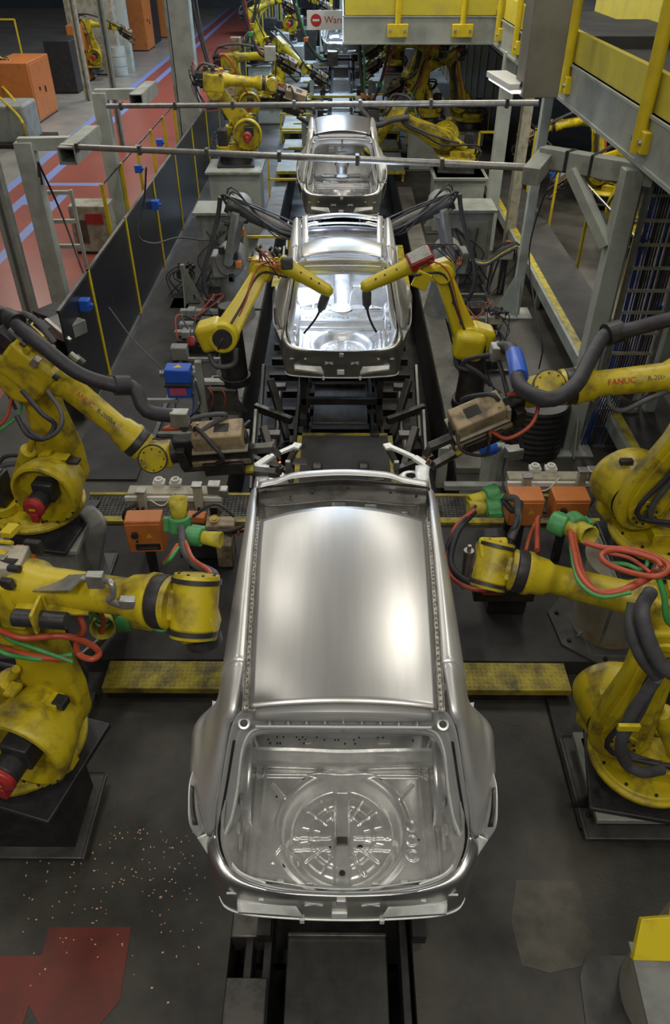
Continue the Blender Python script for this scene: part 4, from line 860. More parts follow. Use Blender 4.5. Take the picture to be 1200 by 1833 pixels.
# -- slim robots reaching into the second car
def slim_robot(label, base, J2, J3, E2, W, tip, s, redbox=False):
    base, J2, J3, E2, W, tip = [V(p) for p in (base, J2, J3, E2, W, tip)]
    t = thing('slim_robot', label, 'robot', base, 'slim robots reaching into the second car')
    b = lambda nm, mb, mt='yellow2', **kw: build(nm, mb, mt, kw.pop('parent', t), **kw)
    sd = V((s, -.25, 0)).normalized(); f = (J3-J2).normalized(); fw = V((0, -1, .2)).normalized()
    b('base', MB().cyl(base, base+V((0, 0, .12)), .24).lathe(base+V((0, 0, .12)), (0, 0, 1), [(0, .2), (J2.z-base.z-.12, .15)], 20), 'dark', bevel=.01)
    R = frame(f, fw)
    hs = b('shoulder_cover', MB().box(J2+V((s*.16 if 1 else 0, -.02, .02)), (.34, .34, .36), Matrix.Rotation(.3*s, 3, 'Y')), bevel=.07, seg=4)
    if redbox: build('motor_cover', MB().box(J2+V((0, -.20, .0)), (.40, .30, .38), Matrix.Rotation(.15, 3, 'Y')), 'yellow2', hs, bevel=.09, seg=5)
    b('shoulder_joint', MB().cyl(J2-fw*.10, J2+fw*.20, .19, n=28), bevel=.02)
    jc = b('joint_cap', MB().lathe(J2+fw*.20, fw, [(0, .13), (.02, .12), (.02, .02)], 24), 'black' if s < 0 else 'yellow2')
    x, y = R.col[0], R.col[1]; L = (J3-J2).length
    out = [(-.17, 0), (-.12, -.13), (.12, -.13), (.17, 0), (.13, L*.45), (.11, L), (.07, L+.10), (-.07, L+.10), (-.11, L), (-.13, L*.45)]
    la = b('lower_arm', MB().prism(out, J2, fw.cross(f).normalized(), f, .20), bevel=.035, seg=3)
    for u in (.42, .72, .84): p = J2.lerp(J3, 1-u if s > 0 else u)+(-f.cross(fw.cross(f))).normalized()*0; build('plug', MB().cyl(p+fw*.10, p+fw*.112, .025, n=12), 'black', la)
    b('elbow_cover', MB().box(J3+V((-.0*s, .05, .02)), (.32, .26, .26), Matrix.Rotation(-.3*s, 3, 'Y')), bevel=.06, seg=4)
    b('elbow_joint', MB().cyl(J3-fw*.12, J3+fw*.16, .13, n=24), bevel=.02); b('elbow_bridge', MB().beam(J3, E2, .16, .14), bevel=.03)
    d = (W-E2).normalized()
    fa = b('forearm', MB().lathe(E2-d*.14, d, [(0, .07), (.02, .115), (.2, .115), (.24, .10), ((W-E2).length+.14, .085)], 24).sphere(W, .085, 16), bevel=.0)
    for u in (.35, .6, .8): p = E2.lerp(W, u); build('bolt', MB().cyl(p+V((0, -.07, .06)), p+V((0, -.08, .07)), .012, n=8), 'black', fa)
    g = (tip-W).normalized()
    b('gripper_body', MB().lathe(W+g*.05, g, [(0, .03), (.01, .06), (.06, .065), (.20, .06), (.24, .03), (.26, .03)], 12), 'ghose')
    hose('nozzle', [W+g*.28, W+g*.40+V((s*.02, 0, 0)), W+g*.52+V((s*.06, 0, 0)), W+g*.62+V((s*.12, 0, -.02))], .016, 'rubber', t)
    hose('cable', [J2+fw*.15+V((s*.1, 0, -.25)), J2+fw*.22, J2.lerp(J3, .5)+fw*.14, J3+fw*.16, E2+V((0, -.2, -.06))], .016, 'rubber', t); hose('cable', [J2+fw*.18+V((s*.05, 0, -.2)), J2.lerp(J3, .5)+fw*.15+V((.03, 0, 0)), J3+fw*.2+V((0, 0, .1)), E2+V((-s*.05, -.1, .12))], .01, 'rhose', t)
    hose('cable', [J2+V((s*.2, -.15, -.2)), J2+V((s*.1, -.25, -.32)), J2+V((-s*.12, -.22, -.3)), J2+V((-s*.16, -.18, -.1))], .035, 'ghose', t)
    rr = random.Random(6)
    if not redbox:
        for k in range(16): p = J3+V((rr.uniform(-.05, .28), rr.uniform(-.05, .15), .16+rr.random()*.14)); build('connector', MB().cyl(p, p+V((rr.uniform(-.05, .05), -.04, .05)), .02, n=8), rr.choice(['dark', 'galv', 'dsteel', 'black']), t)
        for k in range(6): hose('cable', [J3+V((rr.uniform(-.1, .2), -.05, .15)), J3+V((rr.uniform(-.25, .1), -.15, rr.uniform(.1, .35))), E2+V((-.1, -.15, rr.uniform(-.1, .15)))], .009, rr.choice(['rubber', 'rhose']), t, n=6)
        build('wrist_cover', MB().box(E2+V((0, -.08, .08)), (.16, .10, .16)), 'ghose', t, bevel=.03)
    else:
        R2_ = frame(d, (0, -.5, 1)); c = E2-d*.10+V((0, -.06, .06))
        bx = b('feeder_box', MB().box(c, (.22, .14, .32), R2_), 'red', bevel=.02); build('feeder_lid', MB().box(c+R2_.col[1]*.075, (.18, .02, .28), R2_), 'galv', bx, bevel=.01)
        fn = -R2_.col[0] if R2_.col[0].y > 0 else R2_.col[0]
        ux = -d if d.x < 0 else d
        for dz_ in (.02, -.02): build('worn_lettering', MB().box(c+fn*.112+V((0, 0, dz_)), (.15 if dz_ > 0 else .12, .004, .022), Matrix((ux, fn, fn.cross(ux))).transposed()), 'galv', bx)
        b('side_bracket', MB().box(E2+V((.12, -.16, -.14)), (.2, .05, .22), Matrix.Rotation(.4, 3, 'Y')), bevel=.01)
        for k in range(5): hose('cable', [E2+V((.1, 0, .15)), E2+V((.2+.08*k, .05, .25)), J3+V((.1+.03*k, -.1, .18))], .009, 'rubber', t, n=6)
    return t
slim_robot('slim yellow robot on the left reaching into the second car hatch', (-1.56, 9.98, .55), PX(402, 600, -1.50), PY(468, 486, 9.85), PY(515, 478, 9.7), PY(586, 520, 9.55), PY(572, 560, 9.55), -1)
slim_robot('slim yellow robot on the right with a red feeder box, reaching into the second car', (1.83, 9.3, .55), PX(836, 606, 1.72), PY(792, 488, 9.55), PY(738, 474, 9.5), PY(656, 512, 9.4), PY(657, 550, 9.4), 1, True)
# ------------------------------------------------------------------ pedestals, stands, boxes
def ped_round(label, c, z1, r0, r1, plate=.55, m='rust', rotp=.2):
    c = V(c); t = thing('robot_pedestal', label, 'pedestal', c)
    build('column', MB().lathe(c, (0, 0, 1), [(.03, r0), (.08, r0), (z1-c.z-.03, r1), (z1-c.z, r1+.04)], 36), m, t)
    pts = [(plate*math.cos(rotp+math.pi*(i*.25+.125)), plate*math.sin(rotp+math.pi*(i*.25+.125))) for i in range(8)]
    fp = build('foot_plate', MB().prism(pts, c+V((0, 0, .015)), (1, 0, 0), (0, 1, 0), .03), 'plate', t)
    for i in range(8):
        a = rotp+math.pi*(i*.25+.125); p = c+V((math.cos(a), math.sin(a), 0))*(plate-.09); build('bolt', MB().cyl(p+V((0, 0, .03)), p+V((0, 0, .06)), .022, n=6), 'dark', fp)
    return t
def ped_box(label, c, z1, w, m='ped', gus=True):
    c = V(c); t = thing('robot_pedestal', label, 'pedestal', c)
    build('body', MB().loft([[V((c.x+sx*a*w, c.y+sy*a*w, zz)) for sx, sy in ((-1, -1), (1, -1), (1, 1), (-1, 1), (-1, -1))] for zz, a in ((c.z+.04, .62), (c.z+.05, .62))], 5).box((c.x, c.y, (c.z+z1)/2), (w, w*.9, z1-c.z)), m, t, bevel=.01)
    build('top_plate', MB().box((c.x, c.y, z1-.03), (w*1.12, w*1.05, .06)), 'grey', t, bevel=.008)
    build('foot_plate', MB().box((c.x, c.y, c.z+.02), (w*1.3, w*1.2, .04)), 'plate', t, bevel=.008)
    for s in ((-1, 1) if gus else ()): build('gusset', MB().prism([(0, 0), (.18, 0), (0, .3)], (c.x+s*w/2, c.y-.2, c.z+.04), (s, 0, 0), (0, 0, 1), .02), m, t)
    return t
ped_round('rust-streaked grey round pedestal right of the near car, empty of its robot', PZ(1085, 1120, .2), 1.15, .36, .36, .60, rotp=.1)
ped_box('grey pedestal under the upper left robot', (-3.06, 6.0, .2), 1.04, .78)
ped_box('grey pedestal under the lower left robot', (-2.42, 3.30, .1), 1.0, .62, 'dark', False)
ped_box('grey pedestal under the upper right robot', (3.011, 5.426, .2), 1.2, .78)
ped_box('low dark pedestal under the lower right robot', (2.551, 3.621, .06), .28, .8, 'dark')
ped_box('tall pale pedestal under the robot left of the third car', (-2.45, 18.7, 0), 1.45, 1.15, 'greyl')
ped_box('tall pale pedestal under the robot right of the third car', (2.80, 19.0, 0), 1.25, 1.15, 'greyl')
ped_box('grey pedestal under the left slim robot', (-1.74, 9.98, .10), .55, .36, 'dsteel'); ped_box('grey pedestal under the right slim robot', (1.80, 9.3, .10), .55, .34, 'dsteel')
# bent sheet guard beside the upper left robot
pts = [PZ(x, y, z) for x, y, z in ((150, 908, 1.15), (165, 905, 1.15), (190, 935, 1.15), (182, 1000, .6), (172, 1050, .2), (135, 1050, .2), (148, 985, .8), (160, 945, 1.1), (140, 920, 1.15))]
m = MB(); m.loft([[pts[0], pts[1], pts[2], pts[3], pts[4]], [pts[0]+V((-.02, -.02, 0)), pts[8], pts[7], pts[6], pts[5]]], 16, 6)
one('sheet_guard', 'bent pale grey sheet metal guard right of the upper left robot base', 'guard', m, 'ped', solid=.02)
m = MB(); m.loft([[PZ(96, 1210, .9), PZ(150, 1190, .3)], [PZ(188, 1135, .9), PZ(235, 1090, .25)]], 8, 6)
one('sheet_guard', 'scuffed grey sheet guard behind the green clamps of the lower left robot', 'guard', m, 'ped', solid=.02)
# tip dresser stands
def dresser(label, x0, x1, y, z, zr, sgn):
    t = thing('fixture_stand', label, 'stand', ((x0+x1)/2, y, .2), None); w = x1-x0
    build('main_beam', MB().bb(x0, x1, y-.06, y+.10, z-.10, z+.10), 'beige', t, bevel=.01)
    build('top_rail', MB().bb(x0-.02, x1+.02, y-.10, y-.06, z+.02, z+.08), 'white', t, bevel=.008)
    for f, dz in ((.18, .18), (.78, .26)):
        u = build('upright', MB().bb(x0+w*f-.045, x0+w*f+.045, y-.16, y-.08, z-.30, z+dz), 'beige', t, bevel=.008)
        build('upright_cap', MB().box((x0+w*f, y-.12, z+dz+.01), (.11, .10, .02)), 'galv', u, bevel=.004); build('bolt', MB().cyl((x0+w*f, y-.16, z-.02), (x0+w*f, y-.19, z-.02), .018, n=8), 'dark', u)
    for f in (.1, .9): build('leg', MB().bb(x0+w*f-.04, x0+w*f+.04, y-.02, y+.06, .2 if y < 7 else 0, z-.1), 'dark', t)
    for f in (.32, .5): 
        c = V((x0+w*f, y+.12, z+.12)); build('clamp_block', MB().box(c, (.13, .10, .05)).lathe(c+V((0, 0, .025)), (0, 0, 1), [(0, .05), (.03, .05), (.03, .025), (0, .025)], 16, False), 'white', t, bevel=.006)
    build('valve', MB().box((x1-.06, y-.02, z+.16), (.14, .12, .12)).box((x1+.04, y-.04, z+.12), (.10, .1, .1)), 'galv', t, bevel=.012)
    hose('hose', [(x0+.1, y-.12, z), (x0-.02, y-.2, z-.05), (x0+.05, y-.2, z-.22), (x1-.2, y-.22, z-.24), (x1, y-.1, z-.1)], .016, 'rubber', t)
    hose('hose', [(x0+.25, y-.1, z+.05), (x0+.4, y-.14, z+.0), (x0+.55, y-.1, z+.15)], .008, 'white', t)
    return t
dresser('beige clamping fixture with two uprights left of the near car, front corner', -2.32, -1.30, 6.55, .98, 0, 1)
dresser('beige clamping fixture with two uprights right of the near car, front corner', 1.90, 2.90, 6.85, .98, 0, -1)
for x, y, z, lab in ((235, 860, 1.2, 'a'),): pass
# orange junction boxes
def orange_box(label, c, ry, dims=(.38, .20, .38), text=None, knob=True, base=.2):
    c = V(c); t = thing('junction_box', label, 'electrical box', (c.x, c.y, c.z-dims[2]/2)); R = Matrix.Rotation(ry, 3, 'Z')
    build('case', MB().box(c, dims, R), 'orange', t, bevel=.012)
    build('lid', MB().box(c+R @ V((0, -dims[1]/2-.008, -.01)), (dims[0]*.94, .016, dims[2]*.9), R), 'orange', t, bevel=.006)
    if knob: build('rotary_switch', MB().cyl(c+R @ V((-.09, -dims[1]/2-.01, .05)), c+R @ V((-.09, -dims[1]/2-.05, .05)), .035, n=14), 'black', t); build('push_button', MB().cyl(c+R @ V((-.08, -dims[1]/2-.01, -.04)), c+R @ V((-.08, -dims[1]/2-.03, -.04)), .012, n=10), 'black', t)
    m = MB(); m.prism([(-.035, 0), (.035, 0), (0, .06)], c+R @ V((.05, -dims[1]/2-.018, 0)), R @ V((1, 0, 0)), (0, 0, 1), .002); build('warning_triangle', m, 'rail_y', t)
    if text: 
        p = build('name_plate', MB().box(c+R @ V((.02, -dims[1]/2-.018, -.12)), (.25, .004, .08), R), 'black', t); build('worn_lettering', MB().box(c+R @ V((.02, -dims[1]/2-.022, -.135)), (.19, .003, .018), R), 'ghose', p)
    build('post', MB().box((c.x, c.y, (base+c.z-dims[2]/2)/2), (.08, .08, c.z-dims[2]/2-base)), 'dark', t)
    return t
orange_box('orange switch box with a black rotary knob left of the near car', PZ(262, 950, 1.05), .05, (.37, .2, .40), True)
orange_box('orange box right of the near car, the one nearer the car behind green clamps', PZ(938, 905, 1.0), 0, (.36, .26, .34), None, False)
orange_box('orange box right of the near car, the outer one beside the yellow turret', PZ(1017, 905, 1.0), 0, (.38, .26, .34))
# transformer and hose clutter boxes between the stand and the near car, both sides
def clutter(name, label, cat, items, base):
    t = thing(name, label, cat, base)
    for (nm, c, sz, mt, rz) in items: build(nm, MB().box(c, sz, Matrix.Rotation(rz, 3, 'Z')), mt, t, bevel=.012)
    return t
P = lambda x, y, z: PZ(x, y, z)
t = clutter('spot_gun_station', 'dark tool stand with copper arms and brass disc beside the near car, left', 'tool stand', [
    ('frame', P(370, 965, .7), (.55, .3, .3), 'dark', 0), ('block', P(395, 940, 1.0), (.30, .16, .10), 'tan', .05), ('block', P(352, 925, 1.0), (.2, .12, .08), 'orange', -.1), ('block', P(405, 985, .8), (.16, .2, .3), 'tan', 0), ('foot', P(380, 985, .35), (.5, .3, .3), 'dark', 0),
    ('electrode_arm', P(425, 950, 1.0), (.16, .05, .05), 'copper', .3)], P(380, 980, .2))
build('brass_disc', MB().lathe(P(384, 930, 1.08), (0, -.3, 1), [(0, .05), (.02, .05), (.02, .03), (.03, .03), (.03, .015)], 18), 'gold', t)
hose('hose', [P(335, 965, 1.1), P(370, 950, 1.1), P(410, 952, 1.15), P(440, 940, 1.2)], .02, 'rubber', t); hose('hose', [P(345, 925, 1.1), P(375, 905, 1.2), P(395, 905, 1.2), P(420, 925, 1.1)], .016, 'rubber', t)
build('copper_tip', MB().cyl(P(427, 942, 1.1), P(427, 958, 1.05), .014), 'copper', t)
t = clutter('spot_gun_station', 'red and black tool stand hanging low beside the near car, right, under the hose loop', 'tool stand', [
    ('frame', P(900, 1045, .75), (.6, .3, .22), 'dark', 0), ('block', P(880, 1052, .9), (.2, .14, .08), 'red', 0), ('foot', P(905, 1060, .4), (.4, .3, .35), 'dark', 0), ('block', P(930, 1030, .95), (.12, .12, .14), 'dsteel', 0)], P(900, 1060, .2))
build('nozzle', MB().lathe(P(840, 985, 1.2), (0, 0, 1), [(-.5, .03), (-.06, .05), (.0, .05), (.0, .02), (.06, .02)], 16), 'galv', t)
t = clutter('spot_gun_station', 'white frame with a black opening and a pale post behind the right fixture', 'tool stand', [
    ('frame', P(850, 800, .9), (.75, .10, .08), 'grey', 0), ('frame', P(850, 870, .55), (.75, .10, .08), 'grey', 0), ('side', P(792, 835, .7), (.12, .10, .6), 'grey', 0), ('side', P(900, 835, .7), (.10, .10, .6), 'grey', 0), ('post', P(868, 850, .6), (.12, .08, .9), 'greyl', 0), ('clamp', P(920, 810, 1.05), (.2, .14, .14), 'galv', .2)], P(850, 870, 0))
hose('hose', [P(905, 818, 1.1), P(900, 850, .9), P(905, 880, .8), P(925, 890, .8)], .012, 'rubber', t)
build('blue_drum', MB().cyl(P(865, 805, 1.0), P(885, 800, 1.0), .09), 'blue', t)
# dark cable drum (corrugated) on the right
t = thing('cable_drum', 'black ribbed drum standing right of the pit behind the right fixture', 'drum', PZ(950, 800, 0))
c = PZ(950, 800, 0); prof = [(0, .42)]
for k in range(9): prof += [(.06+k*.085, .42), (.10+k*.085, .405)]
build('drum_body', MB().lathe(c, (0, 0, 1), prof, 32), 'black', t)
# blue camera box on post, left
t = thing('camera_housing', 'blue box with a yellow warning triangle on a thin post left of the pit', 'camera', PZ(335, 760, 0))
p = PZ(320, 668, 1.35); build('case', MB().box(p, (.34, .22, .20)), 'blue', t, bevel=.02); build('case_front', MB().box(p+V((0, -.06, -.20)), (.30, .20, .16)), 'blue', t, bevel=.01)
build('window', MB().box(p+V((0, -.168, -.18)), (.22, .01, .11)), 'magenta', t); build('visor', MB().box(p+V((0, -.12, -.10)), (.34, .12, .03)), 'black', t)
build('warning_triangle', MB().prism([(-.06, -.045), (.06, -.045), (0, .05)], p+V((0, 0, .102)), (1, 0, 0), (0, 1, 0), .003), 'rail_y', t); build('gland', MB().cyl(p+V((-.17, 0, 0)), p+V((-.24, 0, 0)), .045), 'galv', t)
build('post', MB().box(p+V((.26, .05, -.45)), (.09, .09, 1.2)).box(p+V((.15, .05, -.02)), (.25, .08, .05)), 'grey', t, bevel=.006)
hose('hose', [p+V((-.05, 0, -.28)), p+V((-.08, -.1, -.5)), p+V((.12, -.12, -.55)), p+V((.16, 0, -.3))], .012, 'bhose', t); hose('hose', [p+V((.2, 0, -.1)), p+V((.25, -.1, -.4)), p+V((.1, -.1, -.6))], .01, 'rubber', t)
build('arm_bracket', MB().box(p+V((-.25, -.05, -.38)), (.42, .05, .05)), 'grey', t)
hose('air_line', [PZ(195, 550, 1.75), PZ(240, 610, 1.6), PZ(280, 650, 1.5), p+V((-.2, 0, 0))], .008, 'ghose', t)
one('sensor_box', 'small grey box with four holes left of the left slim robot', 'box', MB().bb(PZ(322, 632, .2).x-.14, PZ(322, 632, .2).x+.14, PZ(322, 632, .2).y-.1, PZ(322, 632, .2).y+.1, .10, .34), 'ped', bevel=.02)
one('button_box', 'grey junction box beside cables left of the slim robot shoulder', 'box', MB().bb(PZ(335, 588, .2).x-.13, PZ(335, 588, .2).x+.13, PZ(335, 588, .2).y-.08, PZ(335, 588, .2).y+.08, .10, .32), 'ped', bevel=.02)
one('beacon_lamp', 'small red button on the left slim robot shoulder', 'button', MB().lathe(PX(345, 611, -1.95), (-.2, -1, .6), [(0, .05), (.03, .07), (.06, .06), (.07, .02)], 16), 'red')
# white machine frame left of pit
m = MB(); p = PZ(380, 700, .5)
t = thing('open_frame', 'pale open frame on the left kerb behind the blue camera box', 'machine frame', PZ(380, 735, 0))
build('panel', MB().box(PZ(385, 700, .35), (.62, .05, .42)), 'grey', t, bevel=.006); build('top_bar', MB().box(PZ(390, 683, .62), (.7, .12, .06)), 'greyl', t, bevel=.006)
build('side_bar', MB().box(PZ(350, 700, .4), (.08, .1, .8)), 'grey', t); build('brace', MB().beam(PZ(360, 720, .8), PZ(375, 790, .1), .07, .07), 'grey', t)
for a in ((.02, .05), (.2, 0)): hose('hose', [PZ(370, 690, .6)+V((a[0], -.05, 0)), PZ(380, 705, .5)+V((a[0], -.05, 0)), PZ(378, 725, .3)+V((a[0], -.05, 0))], .01, 'rhose', t)
# triangular grey support stands with gussets
def gusset_stand(label, c, hgt, s, m='greyl', w=.16):
    c = V(c); t = thing('support_post', label, 'post', c)
    build('post', MB().box(c+V((0, 0, hgt/2)), (w, w, hgt)), m, t, bevel=.008); build('foot_plate', MB().box(c+V((0, 0, .015)), (.6, .5, .03)), m, t, bevel=.005)
    build('gusset', MB().prism([(0, 0), (.30, 0), (0, .75)], c+V((-w/2*s, 0, .03)) if 0 else c+V((s*w/2, 0, .03)), (s, 0, 0), (0, 0, 1), .015), m, t); build('gusset', MB().prism([(0, 0), (.22, 0), (0, .6)], c+V((0, -w/2, .03)), (0, -1, 0), (0, 0, 1), .015), m, t)
    return t
gusset_stand('grey steel post with triangular feet, beside the raised walkway, under the far crossbar end', (3.36, 13.7, 0), 3.74, -1)
pd = gusset_stand('large grey steel post with triangular feet in front of the cable ladder', (3.3, 9.05, 0), 3.78, -1, w=.22)
build('diagonal_brace', MB().beam((3.2, 9.05, 2.9), (2.75, 9.5, 3.65), .16, .12), 'greyl', pd, bevel=.006)
gusset_stand('small grey triangular stand on the left floor beside the rubber mat', PZ(335, 545, 0), .8, 1, 'grey', .08)
hb = thing('header_beam', 'grey box beam with an open end reaching left from the large right post', 'beam', (3.3, 9.1, 3.7))
build('beam', MB().beam((3.55, 8.95, 3.72), (2.45, 9.85, 3.72), .18, .22), 'grey', hb, bevel=.006); build('end_piece', MB().beam((2.55, 9.95, 3.70), (2.22, 9.3, 3.62), .20, .20), 'grey', hb, bevel=.006)
build('strap', MB().beam((2.72, 9.63, 3.72), (2.75, 9.60, 3.72), .19, .24), 'dark', hb); build('strap', MB().beam((2.95, 9.44, 3.72), (2.98, 9.42, 3.72), .19, .24), 'dark', hb)
# left overhead frame posts with box beams
for lab, c, y1 in (('nearer of the two pale posts by the red aisle, box beam on top', (-5.33, 13.7, 0), 13.1), ('farther of the two pale posts by the red aisle, box beam on top', (-5.2, 18.2, 0), 17.6)):
    c = V(c); t = thing('frame_post', lab, 'post', c)
    build('post', MB().box(c+V((0, 0, 1.52)), (.30, .26, 3.04)), 'greyl', t, bevel=.01); build('foot_plate', MB().box(c+V((0, 0, .02)), (.6, .6, .04)), 'grey', t)
    build('cross_beam', MB().beam(c+V((-.1, 0, 3.0)), c+V((.95, .1, 3.0)), .16, .2), 'greyl', t, bevel=.006)
    hl = MB(); x = c.x+.98
    for dx, dz, w_, h_ in ((-.13, 0, .02, .26), (.13, 0, .02, .26), (0, .12, .26, .02), (0, -.12, .26, .02)): hl.box((x+dx, c.y-.1, 3.02+dz), (w_, 1.6, h_))
    build('box_beam', hl, 'grey', t)
# crossbars (round pipes with clips) spanning the cell
for lab, a, b, r in (('nearer thin steel crossbar spanning the cell above the third car', PZ(110, 262, 3.12), PZ(1025, 303, 3.55), .045), ('farther thin steel crossbar spanning the cell in front of the far robots', PZ(192, 190, 3.12), PZ(965, 184, 3.75), .045)):
    t = thing('crossbar', lab, 'bar', a); build('pipe', MB().cyl(a, b, r), 'galv', t)
    for k in range(7): p = a.lerp(b, .04+.15*k); build('clip', MB().box(p, (.05, .13, .13)), 'dsteel', t)
# cables hanging from left near box beam
t = thing('hanging_cables', 'three black cables hanging from the nearer box beam', 'cable', PZ(68, 290, 3.0))
for dx, dy in ((75, 400), (92, 420), (150, 470)): hose('cable', [PZ(68, 290, 2.95), PZ(68+(dx-68)*.5, 290+(dy-290)*.5, 2.0), PZ(dx, dy+20, 1.2)], .018, 'rubber', t, n=6)
t = one('hanging_cable', 'long thin black cable looping down beside the raised walkway', 'cable', MB().tube([PZ(1010, 290, 3.5), PZ(975, 350, 2.6), PZ(948, 450, 1.6), PZ(960, 560, .9), PZ(972, 620, .5), PZ(965, 660, .05)], .013, 6), 'rubber')
# cable ladder
t = thing('cable_ladder', 'upright galvanised cable ladder full of cables behind the large right post', 'cable ladder', (3.95, 9.25, 0))
for x in (3.62, 4.22): build('side_rail', MB().box((x, 9.25, 1.93), (.04, .12, 3.85)), 'galv', t)
for k in range(13): build('rung', MB().box((3.92, 9.22, .25+k*.29), (.58, .03, .04)), 'beige', t)
rr = random.Random(9)
for k in range(14):
    x = 3.70+k*.035; hose('cable', [(x, 9.28, 3.85), (x+rr.uniform(-.01, .01), 9.28, 2.5), (x, 9.28, 1.2), (x-.1, 9.2, .5), (x-.2, 9.1, .03)], rr.choice([.012, .016]), rr.choice(['rubber', 'ghose', 'bhose', 'rubber', 'galv']), t, n=6)
build('upright_channel', MB().box((3.50, 9.35, 1.92), (.12, .12, 3.84)), 'grey', t); build('upright_channel', MB().box((4.40, 9.3, 1.92), (.14, .14, 3.84)), 'grey', t)
# bottom right bracket with yellow plate
t = thing('end_bracket', 'yellow tipped pale bracket on a round base at the bottom right corner', 'bracket', PZ(1185, 1790, .2))
build('yellow_plate', MB().prism([(-.17, -.11), (-.10, .11), (.3, .14), (.3, -.12)], PZ(1180, 1680, 1.3), (1, 0, 0), (0, .78, .62), .05), 'yellow2', t, bevel=.004)
build('pale_plate', MB().prism([(-.17, .10), (.3, .10), (.3, -.45), (-.08, -.45)], PZ(1180, 1720, 1.2), (1, 0, 0), (0, .80, .60), .03), 'ped', t, bevel=.004)
c = PZ(1215, 1790, .05); build('round_base', MB().lathe(c, (0, 0, 1), [(0, .40), (1.05, .34)], 32), 'rust', t)
one('base_plate', 'worn steel plate let into the floor at the bottom right', 'plate', MB().prism([(p.x, p.y) for p in [PZ(1045, 1725, 0), PZ(1060, 1712, 0), PZ(1150, 1712, 0), PZ(1210, 1712, 0), PZ(1210, 1860, 0), PZ(1052, 1860, 0), PZ(1038, 1750, 0)]], (0, 0, .008), (1, 0, 0), (0, 1, 0), .012), 'plate')
# ------------------------------------------------------------------ fences
def fence(label, pts, hgt, spacing, panel='fence', postw=.06, first=0, name='curtain_fence'):
    a, b = V(pts[0]), V(pts[1]); t = thing(name, label, 'fence', a); d = (b-a).normalized(); L = (b-a).length; nn = V((-d.y, d.x, 0))
    if panel: build('panel', MB().beam(a+V((0, 0, hgt/2+.02)), b+V((0, 0, hgt/2+.02)), .02, hgt-.06), panel, t); build('top_rail', MB().beam(a+V((0, 0, hgt)), b+V((0, 0, hgt)), .05, .04), 'dsteel', t)
    else:
        build('top_rail', MB().beam(a+V((0, 0, hgt)), b+V((0, 0, hgt)), .03, .03), 'dsteel', t); build('kick_board', MB().beam(a+V((0, 0, .12)), b+V((0, 0, .12)), .02, .24), 'dark', t)
    n = int(L/spacing)
    for k in range(n+1): p = a+d*min(spacing*k+first, L); build('post', MB().box(p+V((0, 0, hgt/2))-nn*0, (postw, postw, hgt+.04)), 'rail_y', t)
    return t
fence('black curtain fence with yellow posts between the red aisle and the robots', ((-3.86, 11.2-1.5, 0), (-3.86, 31, 0)), 1.76, 2.5, name='curtain_fence', first=1.5)
fence('thin yellow-posted guard fence along the right of the raised walkway', ((4.82, 12.4, 0), (4.82, 22.4, 0)), 1.9, 2.65, None, .05, name='guard_fence')
fence('short open rail fence with yellow posts between the pale posts and the curtain fence', ((-5.0, 16.5, 0), (-5.0, 25.5, 0)), 1.6, 1.7, None, .07, name='guard_fence')
fence('dark panelled guard fence far right behind the pedestal robot', ((4.95, 22.8, 0), (4.95, 48, 0)), 2.6, 1.6, 'fence', .07, name='guard_fence')
fence('far dark guard fence on the left beyond the steel column', ((-3.9, 33, 0), (-3.9, 60, 0)), 2.2, 2.2, 'fence', .08, name='guard_fence')
def rnd_box(m, c, s): return m.box(c, s)
# blue switch boxes on the fence posts
for px, py, Y, lab in ((152, 545, None, 'on the nearest yellow post of the curtain fence'), (278, 366, None, 'on the third yellow post of the curtain fence'), (286, 255, None, 'on the short inner fence, the farther of two'), (248, 302, None, 'on the short inner fence, the nearer of two')):
    x_ = -3.79 if py > 310 else -4.93; p = PX(px, py, x_); p.z = min(p.z, 1.62); one('safety_switch', 'blue safety switch ' + lab, 'switch', MB().box(p, (.16, .16, .17)).cyl(p+V((.08, -.02, 0)), p+V((.13, -.02, 0)), .03), 'blue', bevel=.01)
for px, py, lab in ((1185, 555, 'near the right frame edge beside the cable ladder'), (1113, 450, 'behind the large right post'), (995, 310, 'behind the end of the header beam'), (1053, 372, 'low on the right fence, in front of the far yellow robots')):
    p = PX(px, py, 4.9); one('safety_switch', 'blue safety switch ' + lab, 'switch', MB().box(p, (.2, .16, .2)).cyl(p+V((-.08, -.02, 0)), p+V((-.14, -.02, 0)), .03), 'blue', bevel=.01)
# low yellow guard rails beside the third car
def rail_frame(label, x0, x1, y, z1, bars=(.5, 1), m='rail_y', rz=0, w=.05):
    t = thing('guard_rail', label, 'railing', ((x0+x1)/2, y, 0))
    for x in (x0, x1): build('post', MB().box((x, y, z1/2), (w, w, z1)), m, t)
    for f in bars: build('rail', MB().box(((x0+x1)/2, y, z1*f), (abs(x1-x0), w, w)), m, t)
    return t
rail_frame('yellow square guard rail on the floor left of the third car', -1.95, -1.05, 15.4, .9); rail_frame('low yellow guard rail beyond the left pedestal, ahead of the third car', -1.9, -1.0, 21, 1.1)
rail_frame('yellow guard rail right of the right pedestal robot', 3.55, 4.05, 21.0, 1.7); 
for lab, x0, x1, y in (('left', -2.0, -1.0, 27.5), ('right', 1.1, 2.2, 27.5), ('far left', -2.4, -1.1, 31), ('far right', 1.2, 2.4, 31)): rail_frame('small yellow gate on the %s of the far conveyor' % lab, x0, x1, y, .9)
one('floor_marking', 'yellow painted block on the floor just right of the second car nose', 'marking', MB().bb(1.15, 1.45, 15.0, 17.5, .0, .02), 'yellow3')
one('floor_marking', 'yellow painted block on the floor just left of the second car nose', 'marking', MB().bb(-1.42, -1.2, 15.0, 16.6, .0, .02), 'yellow3')
